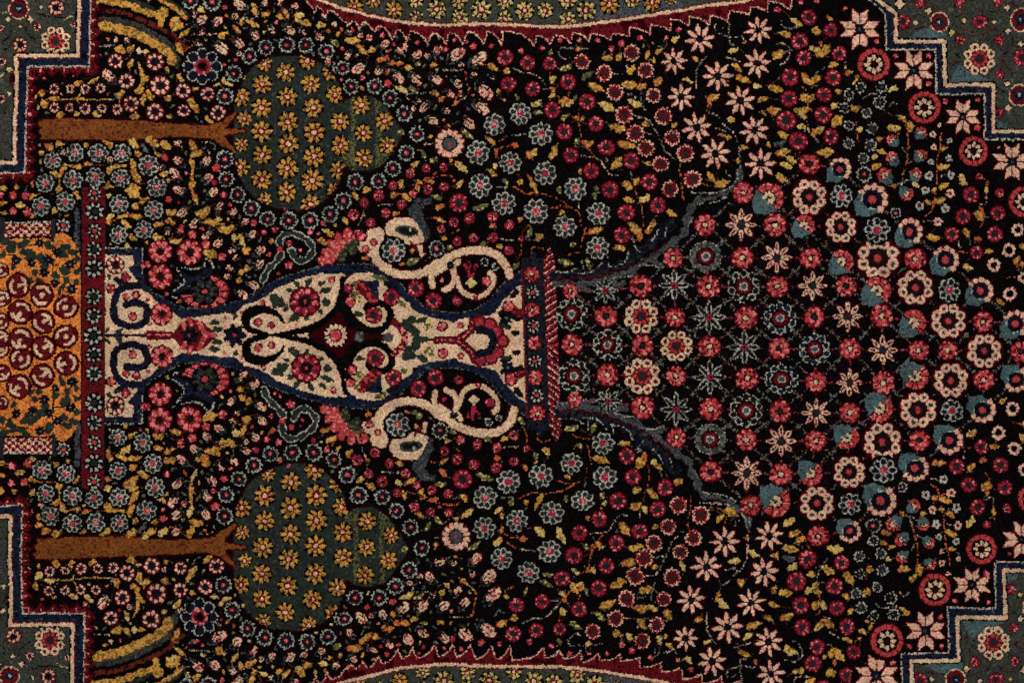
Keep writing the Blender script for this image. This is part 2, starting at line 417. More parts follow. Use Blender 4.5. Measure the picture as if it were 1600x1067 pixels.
# landmark pairs: a point of the upper half (tile origin, enlarged pixels at 5.9925)
# and its twin in the lower half (tile origin, enlarged pixels at 3.9975)
TWINS = """
267 0 295 625 0 800 1245 655
0 0 520 390 0 800 310 800
267 0 505 905 0 800 1395 452
0 0 505 835 0 800 305 492
0 0 1095 1025 0 800 705 345
0 178 700 365 0 600 450 870
0 178 1390 485 0 600 915 790
0 178 890 595 0 600 585 715
0 178 420 650 0 600 285 683
0 0 835 625 0 800 527 632
0 0 260 625 0 800 140 632
0 178 230 560 0 600 135 757
0 178 885 915 0 600 585 495
0 0 1080 575 0 800 692 662
0 0 175 85 0 800 58 1022
267 178 855 390 400 600 55 855
267 178 850 615 400 600 55 700
267 0 855 795 400 800 35 540
267 0 1075 680 400 800 180 625
267 178 1095 75 400 800 205 295
267 178 1100 280 400 600 215 935
267 178 1085 735 400 600 215 610
267 178 1325 625 400 600 375 695
267 0 1310 790 400 800 355 545
267 178 1340 175 400 600 370 1010
534 0 185 990 400 800 680 390
534 178 200 180 400 800 690 220
534 178 210 415 400 600 695 855
267 178 1105 1000 400 600 228 430
267 178 515 615 0 600 1410 690
267 0 1083 425 400 800 185 805
534 0 85 815 400 800 620 535
534 0 310 810 400 800 770 535
534 0 455 920 400 800 870 465
534 0 10 640 400 800 550 665
267 0 1455 485 400 800 450 780
267 0 1265 425 400 800 320 810
267 0 890 450 400 800 55 785
534 178 1010 280 400 600 1250 950
534 178 1095 835 400 600 1290 595
534 178 1275 365 400 600 1425 900
534 178 1295 675 400 600 1430 710
534 178 705 190 400 600 1035 1025
801 178 265 190 800 600 235 1045
801 178 305 560 800 600 250 805
801 178 590 705 800 600 440 730
801 178 805 935 800 600 580 585
801 178 220 915 800 600 180 575
801 178 1110 440 800 600 800 920
801 178 1280 640 800 600 910 780
801 178 1065 925 800 600 755 578
801 178 1475 705 800 600 1040 760
801 178 1150 185 800 800 830 285
801 178 1250 325 800 800 885 200
801 178 1385 470 800 800 975 90
801 178 1045 10 800 800 770 400
801 178 1410 25 800 800 1000 410
801 178 1495 225 800 800 1055 245
801 0 650 580 800 800 505 745
801 0 1115 500 800 800 815 800
801 0 140 590 800 800 150 740
801 0 520 770 800 800 420 605
801 0 1510 575 800 800 1085 790
801 0 1580 910 800 800 1120 545
1068 178 125 130 800 800 1215 340
1068 178 300 375 800 800 1330 185
1068 0 155 370 800 800 1250 930
1068 0 320 715 800 800 1345 720
1068 0 535 945 800 800 1495 565
1068 178 665 155 800 800 1575 375
1068 178 1180 470 1200 600 315 950
1068 178 1465 520 1200 600 510 920
1068 178 1180 780 1200 600 305 745
1068 178 1475 1060 1200 600 510 548
1333 356 235 285 1200 600 715 365
1333 356 585 560 1200 600 940 160
1333 356 895 870 1200 600 1145 -23
1333 356 1220 880 1200 600 1347 -27
1333 178 1130 350 1200 800 1335 230
1333 0 670 1010 1200 800 1045 480
1333 0 195 605 1200 800 745 805
1333 0 570 660 1200 800 985 740
1333 0 65 275 1200 800 680 1020
1333 178 1030 30 1200 800 1275 455
1333 0 1185 555 1200 800 1410 815
1333 0 780 890 1200 800 1125 595
1333 0 310 470 1200 800 830 880
1333 178 1240 240 1200 800 1420 310
1333 178 1105 760 1200 600 1310 770
1333 356 1160 230 1200 600 1335 393
1068 178 1075 255 1200 800 245 290
1068 178 1385 215 1200 800 460 315
1068 0 990 925 1200 800 205 580
1068 0 1405 730 1200 800 495 715
1068 0 1090 390 1200 800 280 945
534 356 485 215 400 600 885 255
534 356 890 195 400 600 1150 290
0 356 1080 350 0 600 720 135
267 356 175 230 0 600 1185 220
267 356 1210 205 400 600 290 225
801 0 0 235 800 800 60 962
801 0 900 205 800 800 660 1009
534 0 300 155 400 800 764 1008
1068 356 555 280 800 600 1465 350
1068 356 210 270 800 600 1240 345
801 356 1505 285 800 600 1025 335
1333 356 905 585 1200 600 1150 170
1333 356 1320 350 1200 600 1440 300
1333 356 1460 210 1200 600 1540 402
1333 356 1470 620 1200 600 1530 155
801 356 340 190 800 600 275 360
"""
AXIS = ((0, 523.5), (200, 524.3), (367, 524.3), (525, 524.6), (680, 531), (750, 533.4),
        (903, 538.8), (1068, 541), (1270, 546), (1435, 547.5), (1540, 548.7), (1600, 549.5))
# ---------------------------------------------------------------- yarns
# name: (sRGB of the dyed wool, pile level in mm)
YARNS = {
 'black': ((8, 5, 6), 0.0), 'soot': ((22, 16, 17), 0.1), 'maroon': ((46, 3, 9), 0.35), 'crimson': ((92, 8, 18), 0.8),
 'cream': ((200, 170, 138), 1.1), 'rosecream': ((208, 162, 140), 1.1), 'white': ((160, 160, 148), 1.0), 'grey': ((96, 96, 90), 0.8),
 'raspberry': ((142, 30, 54), 1.0), 'coral': ((166, 56, 58), 1.0), 'pink': ((208, 114, 112), 1.1),
 'navy': ((19, 18, 30), 0.45), 'blue': ((23, 31, 50), 0.8), 'charcoal': ((36, 35, 37), 0.5), 'slate': ((64, 68, 74), 0.8),
 'teal': ((66, 92, 94), 0.9), 'fieldgreen': ((58, 59, 52), 0.8), 'crowngreen': ((35, 43, 39), 0.7), 'olive': ((88, 88, 48), 0.9), 'darkgreen': ((38, 48, 36), 0.6),
 'gold': ((184, 138, 62), 1.1), 'ochre': ((128, 92, 38), 1.0), 'amber': ((206, 120, 50), 1.0), 'straw': ((188, 166, 102), 1.1),
 'brown': ((112, 60, 20), 0.9), 'orange': ((172, 84, 44), 1.0), 'russet': ((84, 28, 16), 0.6),
}
YN = list(YARNS)
C = {n: i for i, n in enumerate(YN)}
LEV = np.array([YARNS[n][1] for n in YN])

def srgb(c):
    c = np.array(c) / 255.0
    return np.where(c < 0.04045, c / 12.92, ((c + 0.055) / 1.055) ** 2.4)

KN = 1.8                        # knot spacing in photo pixels
NX, NY = 890, 594

def wool(name, rgb):
    m = bpy.data.materials.new('wool_' + name)
    m.use_nodes = True
    t = m.node_tree; N, L = t.nodes, t.links
    b = N['Principled BSDF']
    b.inputs['Roughness'].default_value = 0.8
    b.inputs['Specular IOR Level'].default_value = 0.012 if max(rgb) < 60 else 0.10
    b.inputs['Sheen Weight'].default_value = 0.0
    b.inputs['Sheen Roughness'].default_value = 0.5
    g = N.new('ShaderNodeNewGeometry')
    sc = N.new('ShaderNodeVectorMath'); sc.operation = 'SCALE'; sc.inputs['Scale'].default_value = 1.0 / (KN * MM)
    fl = N.new('ShaderNodeVectorMath'); fl.operation = 'MULTIPLY'; fl.inputs[1].default_value = (1, 1, 0)
    fo = N.new('ShaderNodeVectorMath'); fo.operation = 'FLOOR'
    wn = N.new('ShaderNodeTexWhiteNoise'); wn.noise_dimensions = '2D'
    L.new(g.outputs['Position'], sc.inputs[0]); L.new(sc.outputs[0], fl.inputs[0])
    L.new(fl.outputs[0], fo.inputs[0]); L.new(fo.outputs[0], wn.inputs['Vector'])
    mr = N.new('ShaderNodeMapRange'); mr.inputs['To Min'].default_value = 0.52; mr.inputs['To Max'].default_value = 1.30
    L.new(wn.outputs['Value'], mr.inputs['Value'])
    nz = N.new('ShaderNodeTexNoise'); nz.inputs['Scale'].default_value = 26.0; nz.inputs['Detail'].default_value = 5.0
    L.new(g.outputs['Position'], nz.inputs['Vector'])
    mr2 = N.new('ShaderNodeMapRange'); mr2.inputs['From Min'].default_value = 0.3; mr2.inputs['From Max'].default_value = 0.7
    mr2.inputs['To Min'].default_value = 0.80; mr2.inputs['To Max'].default_value = 1.2
    L.new(nz.outputs['Fac'], mr2.inputs['Value'])
    mu = N.new('ShaderNodeMath'); mu.operation = 'MULTIPLY'
    L.new(mr.outputs[0], mu.inputs[0]); L.new(mr2.outputs[0], mu.inputs[1])
    cs = N.new('ShaderNodeVectorMath'); cs.operation = 'SCALE'
    cs.inputs[0].default_value = tuple(srgb(rgb))
    L.new(mu.outputs[0], cs.inputs['Scale'])
    L.new(cs.outputs[0], b.inputs['Base Color'])
    return m
MATS = [wool(n, YARNS[n][0]) for n in YN]

# ---------------------------------------------------------------- knot grid
def smooth_noise(shape, step, amp):
    h, w = shape
    gh, gw = int(h / step) + 3, int(w / step) + 3
    g = rng.normal(0, 1, (gh, gw))
    yy = np.arange(h) / step; xx = np.arange(w) / step
    y0 = yy.astype(int); x0 = xx.astype(int)
    fy = (yy - y0)[:, None]; fx = (xx - x0)[None, :]
    a = g[y0][:, x0]; b = g[y0][:, x0 + 1]; c = g[y0 + 1][:, x0]; d = g[y0 + 1][:, x0 + 1]
    return amp * ((a * (1 - fx) + b * fx) * (1 - fy) + (c * (1 - fx) + d * fx) * fy)
SH = (NY, NX)
def rnd(shape, b=2):
    """random numbers that hold over small patches of knots"""
    h, w = shape
    a = rng.random((h // b + 2, w // b + 2)).repeat(b, 0).repeat(b, 1)
    i, j = rng.integers(0, b, 2)
    return a[i:i + h, j:j + w]
gx, gy = np.meshgrid((np.arange(NX) + 0.5) * KN, (np.arange(NY) + 0.5) * KN)
QX = gx + smooth_noise(SH, 3.0, 0.55) + rng.normal(0, 0.32, SH)     # where each knot thinks it is: the weaver's unevenness
QY = gy + smooth_noise(SH, 3.0, 0.55) + rng.normal(0, 0.32, SH)
YARN = np.zeros(SH, np.int16)
PID = np.zeros(SH, np.int32)
REG = np.zeros(SH, np.int32)
PARTS = [dict(name='field', parent=-1)]
def part(name, parent=-1, **kw):
    PARTS.append(dict(name=name, parent=parent, **kw)); return len(PARTS) - 1

def window(x0, y0, x1, y1, pad=3):
    i0 = max(0, int((x0 - pad) / KN)); i1 = min(NX, int((x1 + pad) / KN) + 1)
    j0 = max(0, int((y0 - pad) / KN)); j1 = min(NY, int((y1 + pad) / KN) + 1)
    if i0 >= i1 or j0 >= j1: return None
    return slice(j0, j1), slice(i0, i1)

def put(s, mask, yarn, pid, reg=None):
    YARN[s][mask] = yarn if np.isscalar(yarn) else yarn[mask]
    PID[s][mask] = pid
    if reg is not None: REG[s][mask] = reg

def inside(px, py, P):
    r = np.zeros(px.shape, bool)
    n = len(P)
    for k in range(n):
        x1, y1 = P[k]; x2, y2 = P[(k + 1) % n]
        if y1 == y2: continue
        c = ((y1 > py) != (y2 > py)) & (px < (x2 - x1) * (py - y1) / (y2 - y1) + x1)
        r ^= c
    return r

def fill(P, yarn, pid, reg=None, only=None):
    P = np.array(P, float)
    s = window(P[:, 0].min(), P[:, 1].min(), P[:, 0].max(), P[:, 1].max())
    if s is None: return
    m = inside(QX[s], QY[s], P)
    if only is not None: m &= only(s)
    put(s, m, C[yarn], pid, reg)

def seg_dist(px, py, P):
    best = np.full(px.shape, 1e9); arc = np.zeros(px.shape); acc = 0.0
    for k in range(len(P) - 1):
        ax, ay = P[k]; bx, by = P[k + 1]
        dx, dy = bx - ax, by - ay
        l2 = dx * dx + dy * dy + 1e-9
        t = np.clip(((px - ax) * dx + (py - ay) * dy) / l2, 0, 1)
        d = np.hypot(px - ax - t * dx, py - ay - t * dy)
        m = d < best
        best[m] = d[m]; arc[m] = acc + t[m] * math.sqrt(l2)
        acc += math.sqrt(l2)
    return best, arc, acc

def curve(P, n=6):
    """Catmull-Rom through the points"""
    P = np.array(P, float)
    if len(P) < 3: return P
    Q = np.vstack([2 * P[0] - P[1], P, 2 * P[-1] - P[-2]])
    out = []
    for k in range(1, len(Q) - 2):
        a, b, c, d = Q[k - 1], Q[k], Q[k + 1], Q[k + 2]
        for t in np.arange(n) / n:
            out.append(0.5 * (2 * b + (c - a) * t + (2 * a - 5 * b + 4 * c - d) * t * t + (3 * b - a - 3 * c + d) * t ** 3))
    out.append(P[-1])
    return np.array(out)

def stroke(P, w, yarn, pid, reg=None, dots=0.0, edge=None, edge_w=0.0, only=None, taper=False, alt=None, wobble=0.0):
    P = np.array(P, float)
    s = window(P[:, 0].min() - w, P[:, 1].min() - w, P[:, 0].max() + w, P[:, 1].max() + w)
    if s is None: return
    d, arc, tot = seg_dist(QX[s], QY[s], P)
    hw = np.full(d.shape, w / 2.0)
    if taper: hw = hw * np.clip(0.25 + 1.6 * np.minimum(arc, tot - arc) / max(tot, 1), 0, 1)
    if wobble: hw = hw + wobble * np.sin(arc / 3.2)
    m = d < hw
    if only is not None: m &= only(s)
    if dots: m &= rng.random(d.shape) > dots
    y = np.full(d.shape, C[yarn], np.int16)
    if alt: y[rnd(d.shape) < 0.3] = C[alt]
    if edge: y[d > hw - edge_w] = C[edge]
    put(s, m, y, pid, reg)

# ---------------------------------------------------------------- mirror of the design (with the weaver's drift)
Z = 5.9925
def tp(ox, oy, x, y): return (ox + x / Z, oy + y / Z)
src, dst = [], []
for ln in TWINS.strip().splitlines():
    a = [float(v) for v in ln.split()]
    src.append(tp(*a[:4])); dst.append((a[4] + a[6] / 3.9975, a[5] + a[7] / 3.9975))
for p in AXIS: src.append(p); dst.append(p)
src = np.array(src); dst = np.array(dst)
def _u(r2): return 0.5 * r2 * np.log(np.maximum(r2, 1e-9))
SC = 500.0
S_ = src / SC
K_ = _u(((S_[:, None] - S_[None]) ** 2).sum(-1)) + np.eye(len(S_)) * 2e-3
P_ = np.hstack([np.ones((len(S_), 1)), S_])
A_ = np.block([[K_, P_], [P_.T, np.zeros((3, 3))]])
W_ = np.linalg.solve(A_, np.vstack([dst, np.zeros((3, 2))]))
def twin(P):
    P = np.atleast_2d(np.array(P, float))
    q = np.clip(P, (-40, -12), (1640, 2000)); off = P - q; q = q / SC
    k = _u(((q[:, None] - S_[None]) ** 2).sum(-1))
    r = k @ W_[:-3] + W_[-3] + q @ W_[-2:]
    return r + off * np.array([1, -1])
def both(P):
    """the two images of a chain of photo points: upper and lower"""
    P = np.atleast_2d(np.array(P, float))
    return [(0, P), (1, twin(P))]
def T(ox, oy, *v):
    return [tp(ox, oy, v[k], v[k + 1]) for k in range(0, len(v), 2)]
# ---------------------------------------------------------------- flowers, leaves, buds
def petals(rho, th, n, c, l, w, ph=0.0):
    a = (th / (2 * math.pi) * n + ph) % n
    k = np.floor(a).astype(int) % n
    da = (a - np.floor(a) - 0.5) * 2 * math.pi / n
    u = (rho * np.cos(da) - c) / l
    v = rho * np.sin(da) / w
    return u * u + v * v, k, u, v

def f_ring(r, th, o, n=8, pet='rosecream', mid='navy', gap='crimson', c=.72, l=.22, w=.19, core=.40, halo=1.08):
    e, k, u, v = petals(r, th, n, c, l, w, o['ph'])
    o['y'][r < halo] = C['maroon']; o['y'][r < 1.0] = C[gap]
    m = e < 1; o['y'][m] = C[pet]; o['s'][m] = 2 + k[m]
    m = r < core; o['y'][m] = C[mid]; o['s'][m] = 1
def f_R(r, th, o): f_ring(r, th, o)
def f_M(r, th, o):
    f_ring(r, th, o, n=9, pet='raspberry', mid='charcoal', c=.70, l=.25, w=.185, core=.38)
    m = (o['y'] == C['raspberry']) & (rnd(r.shape) < .24); o['y'][m] = C['pink']
    if o['r'] > 19:
        m = r < .42; o['y'][m] = C['soot']; o['s'][m] = 1
        m = r < .12; o['y'][m] = C['coral']; o['s'][m] = 1
    if o['r'] < 9.5:
        m = r < .3; o['y'][m] = C['pink']
        m = r < .2; o['y'][m] = C['black']
def f_I(r, th, o): f_ring(r, th, o, n=9, pet='rosecream', mid='black', gap='black', c=.74, l=.27, w=.25, core=.42)
def f_X(r, th, o):
    f_ring(r, th, o, n=14, c=.76, l=.24, w=.155, mid='slate', core=.46)
    m = (r < .5) & (r > .44); o['y'][m] = C['black']
    m = r < .12; o['y'][m] = C['coral']
def f_N(r, th, o):
    j = .90 + .11 * np.cos(12 * th + o['ph'])
    o['y'][r < 1.1] = C['maroon']
    m = r < j + .10; o['y'][m] = C['rosecream']
    m &= rnd(r.shape) < .25; o['y'][m] = C['coral']
    m = r < j - .10; o['y'][m] = C['crimson']; o['s'][m] = 2
    m = r < .34; o['y'][m] = C['charcoal']; o['s'][m] = 1
def f_B(r, th, o):
    j = .88 + .09 * np.cos(11 * th + o['ph'])
    m = r < j + .08; o['y'][m] = C['white']
    m &= rnd(r.shape) < .22; o['y'][m] = C['grey']
    m = r < j - .10; o['y'][m] = C['soot' if o['q'] > .5 else 'navy']; o['s'][m] = 2
    m &= (r > .45) & (rnd(r.shape) < .25); o['y'][m] = C['charcoal']
    m = r < .27; o['y'][m] = C['coral' if o['q'] < .5 else 'raspberry']; o['s'][m] = 1
    m = r < .14; o['y'][m] = C['pink']
def f_b(r, th, o):
    if o['r'] < 11:
        j = .82 + .12 * np.cos(8 * th + o['ph'] * 6)
        m = r < j + .12; o['y'][m] = C['white']
        m &= rng.random(r.shape) < .3; o['y'][m] = C['soot']
        m = r < j - .14; o['y'][m] = C['soot' if o['q'] < .6 else 'charcoal']
        m = r < .22; o['y'][m] = C['slate']
        return
    e, k, u, v = petals(r, th, 8, .66, .36, .30, o['ph'])
    o['y'][r < 1.0] = C['black']
    m = e < 1.05; o['y'][m] = C['white']; o['s'][m] = 2 + k[m]
    m &= rnd(r.shape) < .20; o['y'][m] = C['grey']
    lim = .46 if o['r'] > 12 else .35
    m = e < lim; o['y'][m] = C['charcoal' if o['x'] < 1300 else 'navy']; o['s'][m] = 2 + k[m]
    m = r < .30; o['y'][m] = C['raspberry']; o['s'][m] = 1
    m = r < .23; o['y'][m] = C['coral' if o['x'] < 650 else 'raspberry']; o['s'][m] = 1
    m &= rnd(r.shape) < .25; o['y'][m] = C['pink']
def f_L(r, th, o):
    e, k, u, v = petals(r, th, 8, .70, .32, .30, .5)
    m = e < 1; o['y'][m] = C['white']; o['s'][m] = 2 + k[m]
    m = e < .72; o['y'][m] = C['navy']; o['s'][m] = 2 + k[m]
    m = (r < .44) & (r > .3); o['y'][m] = C['raspberry']; o['s'][m] = 1
    m &= rnd(r.shape) < .3; o['y'][m] = C['pink']
    m = r <= .3; o['y'][m] = C['crimson']; o['s'][m] = 1
    m = r < .2; o['y'][m] = C['black']; o['s'][m] = 1
def f_Y(r, th, o, pet='gold'):
    e, k, u, v = petals(r, th, 8, .69, .33, .185, o['ph'])
    o['y'][r < 1.02] = C['black']
    o['y'][r < .55] = C['crimson']
    m = (e < 1) & ~((np.abs(v) < .18) & (u > .45)); o['y'][m] = C[pet]; o['s'][m] = 2 + k[m]
    m &= (rnd(r.shape) < .26); o['y'][m] = C['ochre' if pet == 'gold' else 'olive']
    m = r < .2; o['y'][m] = C['rosecream']; o['s'][m] = 1
def f_G(r, th, o): 
    f_Y(r, th, o, 'straw')
    m = (r < .42) & (r > .2); o['y'][m] = C['crimson']
def lens(rho, th, n, ph, r0, r1, w):
    a = (th / (2 * math.pi) * n + ph) % n
    k = np.floor(a).astype(int) % n
    da = (a - np.floor(a) - 0.5) * 2 * math.pi / n
    u = (rho * np.cos(da) - r0) / (r1 - r0)
    uu = np.clip(u, 0, 1)
    hw = w * np.sin(math.pi * uu ** 0.85) ** .75
    return (u > 0) & (u < 1), np.abs(rho * np.sin(da)) / np.maximum(hw, 1e-3), k, u
def f_S(r, th, o):
    ok, v, k, u = lens(r, th, 8, o['ph'] * .3 + .5, .16, 1.12, .20)
    m = ok & (v < 1); o['y'][m] = C['maroon']
    m = ok & (v < .88) & (u < .93); o['y'][m] = C['crimson']
    ok, v, k, u = lens(r, th, 8, o['ph'] * .3 + .5, .22, 1.02, .135)
    m = ok & (v < 1); o['y'][m] = C['rosecream']; o['s'][m] = 2 + k[m]
    m = r < .26; o['y'][m] = C['black']
    m = r < .21; o['y'][m] = C['navy']; o['s'][m] = 1
def f_s(r, th, o):
    ok, v, k, u = lens(r, th, 8, .5, .16, 1.1, .20)
    m = ok & (v < 1); o['y'][m] = C['crimson']
    ok, v, k, u = lens(r, th, 8, .5, .24, 1.0, .155)
    m = ok & (v < 1); o['y'][m] = C['rosecream']; o['s'][m] = 2 + k[m]
    m = ok & (v < .36) & (u > .3) & (u < .8); o['y'][m] = C['soot']; o['s'][m] = 2 + k[m]
    m = r < .29; o['y'][m] = C['black']
    m = r < .25; o['y'][m] = C['charcoal']; o['s'][m] = 1
def f_A(r, th, o):
    ok, v, k, u = lens(r, th, 8, .5, .16, 1.02, .18)
    m = ok & (v < 1); o['y'][m] = C['white']; o['s'][m] = 2 + k[m]
    m &= rnd(r.shape) < .3; o['y'][m] = C['grey']
    m = ok & (v < .52) & (u < .88); o['y'][m] = C['soot']; o['s'][m] = 2 + k[m]
    m = r < .22; o['y'][m] = C['black']
    m = r < .19; o['y'][m] = C['raspberry']; o['s'][m] = 1
    m = r < .07; o['y'][m] = C['black']; o['s'][m] = 1
def f_W(r, th, o):
    x = r * np.cos(th); y = r * np.sin(th)
    quad = np.floor(((th + math.pi / 4) % (2 * math.pi)) / (math.pi / 2)).astype(int) % 4
    u = np.choose(quad, [x, y, -x, -y]); v = np.choose(quad, [y, -x, -y, x])
    k = quad * 2 + (v > 0)
    big = inside(u, np.abs(v), np.array([(.1, -.02), (.76, -.02), (1.10, .44), (.42, .46)]))
    o['y'][big] = C['maroon']
    big = inside(u, np.abs(v), np.array([(.12, -.02), (.74, -.02), (1.06, .42), (.40, .42)]))
    o['y'][big] = C['crimson']
    m = inside(u, np.abs(v), np.array([(.18, .03), (.70, .03), (1.0, .39), (.44, .36)]))
    o['y'][m] = C['rosecream']; o['s'][m] = 2 + k[m]
    m = r < .25; o['y'][m] = C['black']
    m = r < .21; o['y'][m] = C['navy']; o['s'][m] = 1
    m = r < .07; o['y'][m] = C['slate']; o['s'][m] = 1
def f_E(r, th, o):
    n = 15
    a = (th / (2 * math.pi) * n) % 1.0
    o['y'][r < 1.07] = C['maroon']; o['y'][r < 1.0] = C['crimson']
    m = (r > .70) & (r < .97) & (np.abs(a - .5) < .43); o['y'][m] = C['coral']; o['s'][m] = 2
    m = r < .68; o['y'][m] = C['black']
    e, k, u, v = petals(r, th, 8, .42, .17, .125, .5)
    m = e < 1; o['y'][m] = C['cream']; o['s'][m] = 3 + k[m]
    m = r < .15; o['y'][m] = C['maroon']; o['s'][m] = 1
def f_P(r, th, o):
    e, k, u, v = petals(r, th, 8, .78, .26, .29, 0)
    m = e < 1.25; o['y'][m] = C['black']; o['y'][r < .6] = C['black']
    m = e < 1; o['y'][m] = C['cream']; o['s'][m] = 2 + k[m]
    m = e < .20; o['y'][m] = C['crimson']; o['s'][m] = 2 + k[m]
    m = r < .54; o['y'][m] = C['crimson']; o['s'][m] = 1
    e2, k2, _, _ = petals(r, th, 9, .41, .12, .10, 0)
    m = e2 < 1; o['y'][m] = C['coral']; o['s'][m] = 1
    m = r < .23; o['y'][m] = C['charcoal']; o['s'][m] = 1
def f_Q(r, th, o):
    e, k, u, v = petals(r, th, 8, .76, .27, .29, 0)
    o['y'][(r < 1.12)] = C['maroon']
    m = e < 1.35; o['y'][m] = C['crimson']
    m = e < 1; o['y'][m] = C['rosecream']; o['s'][m] = 2 + k[m]
    m = e < .16; o['y'][m] = C['fieldgreen']; o['s'][m] = 2 + k[m]
    m = r < .50; o['y'][m] = C['soot']; o['s'][m] = 1
    m = r < .23; o['y'][m] = C['crimson']; o['s'][m] = 1
    m = r < .17; o['y'][m] = C['coral']; o['s'][m] = 1
def f_H(r, th, o):
    e, k, u, v = petals(r, th, 8, .65, .34, .235, 0)
    o['y'][r < 1.08] = C['maroon']; o['y'][r < 1.0] = C['crimson']
    m = e < 1; o['y'][m] = C['coral']; o['s'][m] = 2 + k[m]
    q = rnd(r.shape); o['y'][m & (q < .30)] = C['pink']; o['y'][m & (q > .86)] = C['crimson']
    m = (r < .32); o['y'][m] = C['black']
    m = r < .21; o['y'][m] = C['cream' if o['q'] < .85 else 'charcoal']; o['s'][m] = 1
def f_h(r, th, o):
    e, k, u, v = petals(r, th, 9, .68, .30, .20, o['ph'])
    o['y'][r < 1.08] = C['maroon']; o['y'][r < 1.0] = C['crimson']
    m = e < 1; o['y'][m] = C['pink']; o['s'][m] = 2 + k[m]
    q = rnd(r.shape); o['y'][m & (q < .45)] = C['coral']
    m = (r < .36); o['y'][m] = C['crimson']
    m = r < .26; o['y'][m] = C['soot']; o['s'][m] = 1
def f_C(r, th, o):
    o['y'][r < 1.0] = C['black']
    e, k, u, v = petals(r, th, 14, .77, .23, .145, 0)
    m = e < 1; o['y'][m] = C['cream']
    m = r < .55; o['y'][m] = C['crimson']
    m = r < .46; o['y'][m] = C['coral']; o['s'][m] = 1
    m &= rnd(r.shape) < .3; o['y'][m] = C['pink']
def f_D(r, th, o):
    e, k, u, v = petals(r, th, 10, .80, .22, .25, 0)
    o['y'][r < .9] = C['black']
    m = e < 1; o['y'][m] = C['white']; o['s'][m] = 2 + k[m]
    m &= rnd(r.shape) < .16; o['y'][m] = C['soot']
    m = e < .55; o['y'][m] = C[o['fillc']]; o['s'][m] = 2 + k[m]
    if o['fillc'] == 'fieldgreen':
        m = (r < .98 + .04 * np.cos(20 * th)) & (r > .6); o['y'][m] = C['fieldgreen']
        m &= rnd(r.shape) < .4; o['y'][m] = C['grey']
    m = r < .53 + .05 * np.cos(8 * th); o['y'][m] = C['crimson']
    m &= r > .45; o['y'][m] = C['maroon']
    m = r < .26; o['y'][m] = C['white']; o['s'][m] = 1
    m = r < .17; o['y'][m] = C['slate']; o['s'][m] = 1
def sector(th, phi, half):
    return np.abs((th - phi + math.pi) % (2 * math.pi) - math.pi) < half
def f_T(r, th, o):
    phi = o['phi']
    d = np.abs((th - phi + math.pi) % (2 * math.pi) - math.pi)
    a = r * np.cos(th - phi); b = r * np.sin(th - phi)
    m = (a > .02) & (np.abs(b) < 1.28 * (1.62 - a) / 1.6 - .16 * np.sin(5 * a)) & (r < 1.55); o['y'][m] = C['teal']; o['s'][m] = 9
    mm = d > 1.25
    m = mm & (r < 1.12); o['y'][m] = C['maroon']; o['s'][m] = 0
    m = mm & (r < 1.02); o['y'][m] = C['crimson']; o['s'][m] = 0
    e, k, u, v = petals(r, th, 11, .84, .20, .22, 0)
    m = mm & (e < 1); o['y'][m] = C['rosecream']; o['s'][m] = 10 + k[m]
    m = r < .62; o['y'][m] = C['navy']; o['s'][m] = 0
    m = (r < .7) & (r > .6) & (d < 1.1) & (d > .5); o['y'][m] = C['white']; o['s'][m] = 9
    m = r < .27; o['y'][m] = C['coral']; o['s'][m] = 1
def f_U(r, th, o):
    phi = o['phi']
    d = np.abs((th - phi + math.pi) % (2 * math.pi) - math.pi)
    a = r * np.cos(th - phi); b = r * np.sin(th - phi)
    m = (a > .02) & (np.abs(b) < 1.25 * (1.5 - a) / 1.4 - .14 * np.sin(5 * a)) & (r > .2); o['y'][m] = C['teal']; o['s'][m] = 9
    m = (d > 1.35) & (r < 1.1) & (r > .4); o['y'][m] = C['maroon']
    n = 10
    a = (th / (2 * math.pi) * n) % 1.0; k = np.floor(th / (2 * math.pi) * n).astype(int) % n
    m = (d > 1.42) & (r < 1.0) & (r > .5) & (np.abs(a - .5) < .42); o['y'][m] = C['coral']; o['s'][m] = 10 + k[m]
    m &= rnd(r.shape) < .2; o['y'][m] = C['pink']
    m = (r < .46) & (d > .9); o['y'][m] = C['black']; o['s'][m] = 0
    e, k, u, v = petals(r, th, 8, .28, .16, .12, .3)
    m = (e < 1) & (d > .6); o['y'][m] = C['cream']; o['s'][m] = 1
def f_V(r, th, o):
    o['y'][r < 1.0] = C['crimson']; o['y'][(r < 1.0) & (r > .86)] = C['maroon']
    t = th + o['ph'] * 6
    m = (r > .52) & (r < .74) & (np.cos(2 * t) > -.45); o['y'][m] = C['cream']; o['s'][m] = 2
    if o['q'] < .5:
        m = r < .2; o['y'][m] = C['cream']; o['s'][m] = 1
    else:
        m = (np.abs(r * np.sin(t)) < .14) & (r < .5) & (np.cos(t) > -.6); o['y'][m] = C['cream']; o['s'][m] = 1
def f_O(r, th, o):
    m = r < 1.05 + .03 * np.cos(9 * th); o['y'][m] = C['cream']
    m = r < .94; o['y'][m] = C['crimson']; o['s'][m] = 2
    m = r < .52; o['y'][m] = C['charcoal']; o['s'][m] = 1
    m = r < .42; o['y'][m] = C['blue']; o['s'][m] = 1
    m = r < .14; o['y'][m] = C['white']; o['s'][m] = 1
def f_j(r, th, o):
    o['y'][r < 1.05] = C['black']
    e, k, u, v = petals(r, th, 8, .74, .22, .165, o['ph'])
    m = e < 1; o['y'][m] = C['white']; o['s'][m] = 2 + k[m]
    m = r < .33; o['y'][m] = C['charcoal' if o['r'] > 12 else 'coral']; o['s'][m] = 1
def f_w(r, th, o):
    e, k, u, v = petals(r, th, 5, .6, .42, .42, o['ph'])
    m = e < 1; o['y'][m] = C['rosecream' if o['q'] < .4 else 'white']
    m = (r < .38); o['y'][m] = C['crimson']
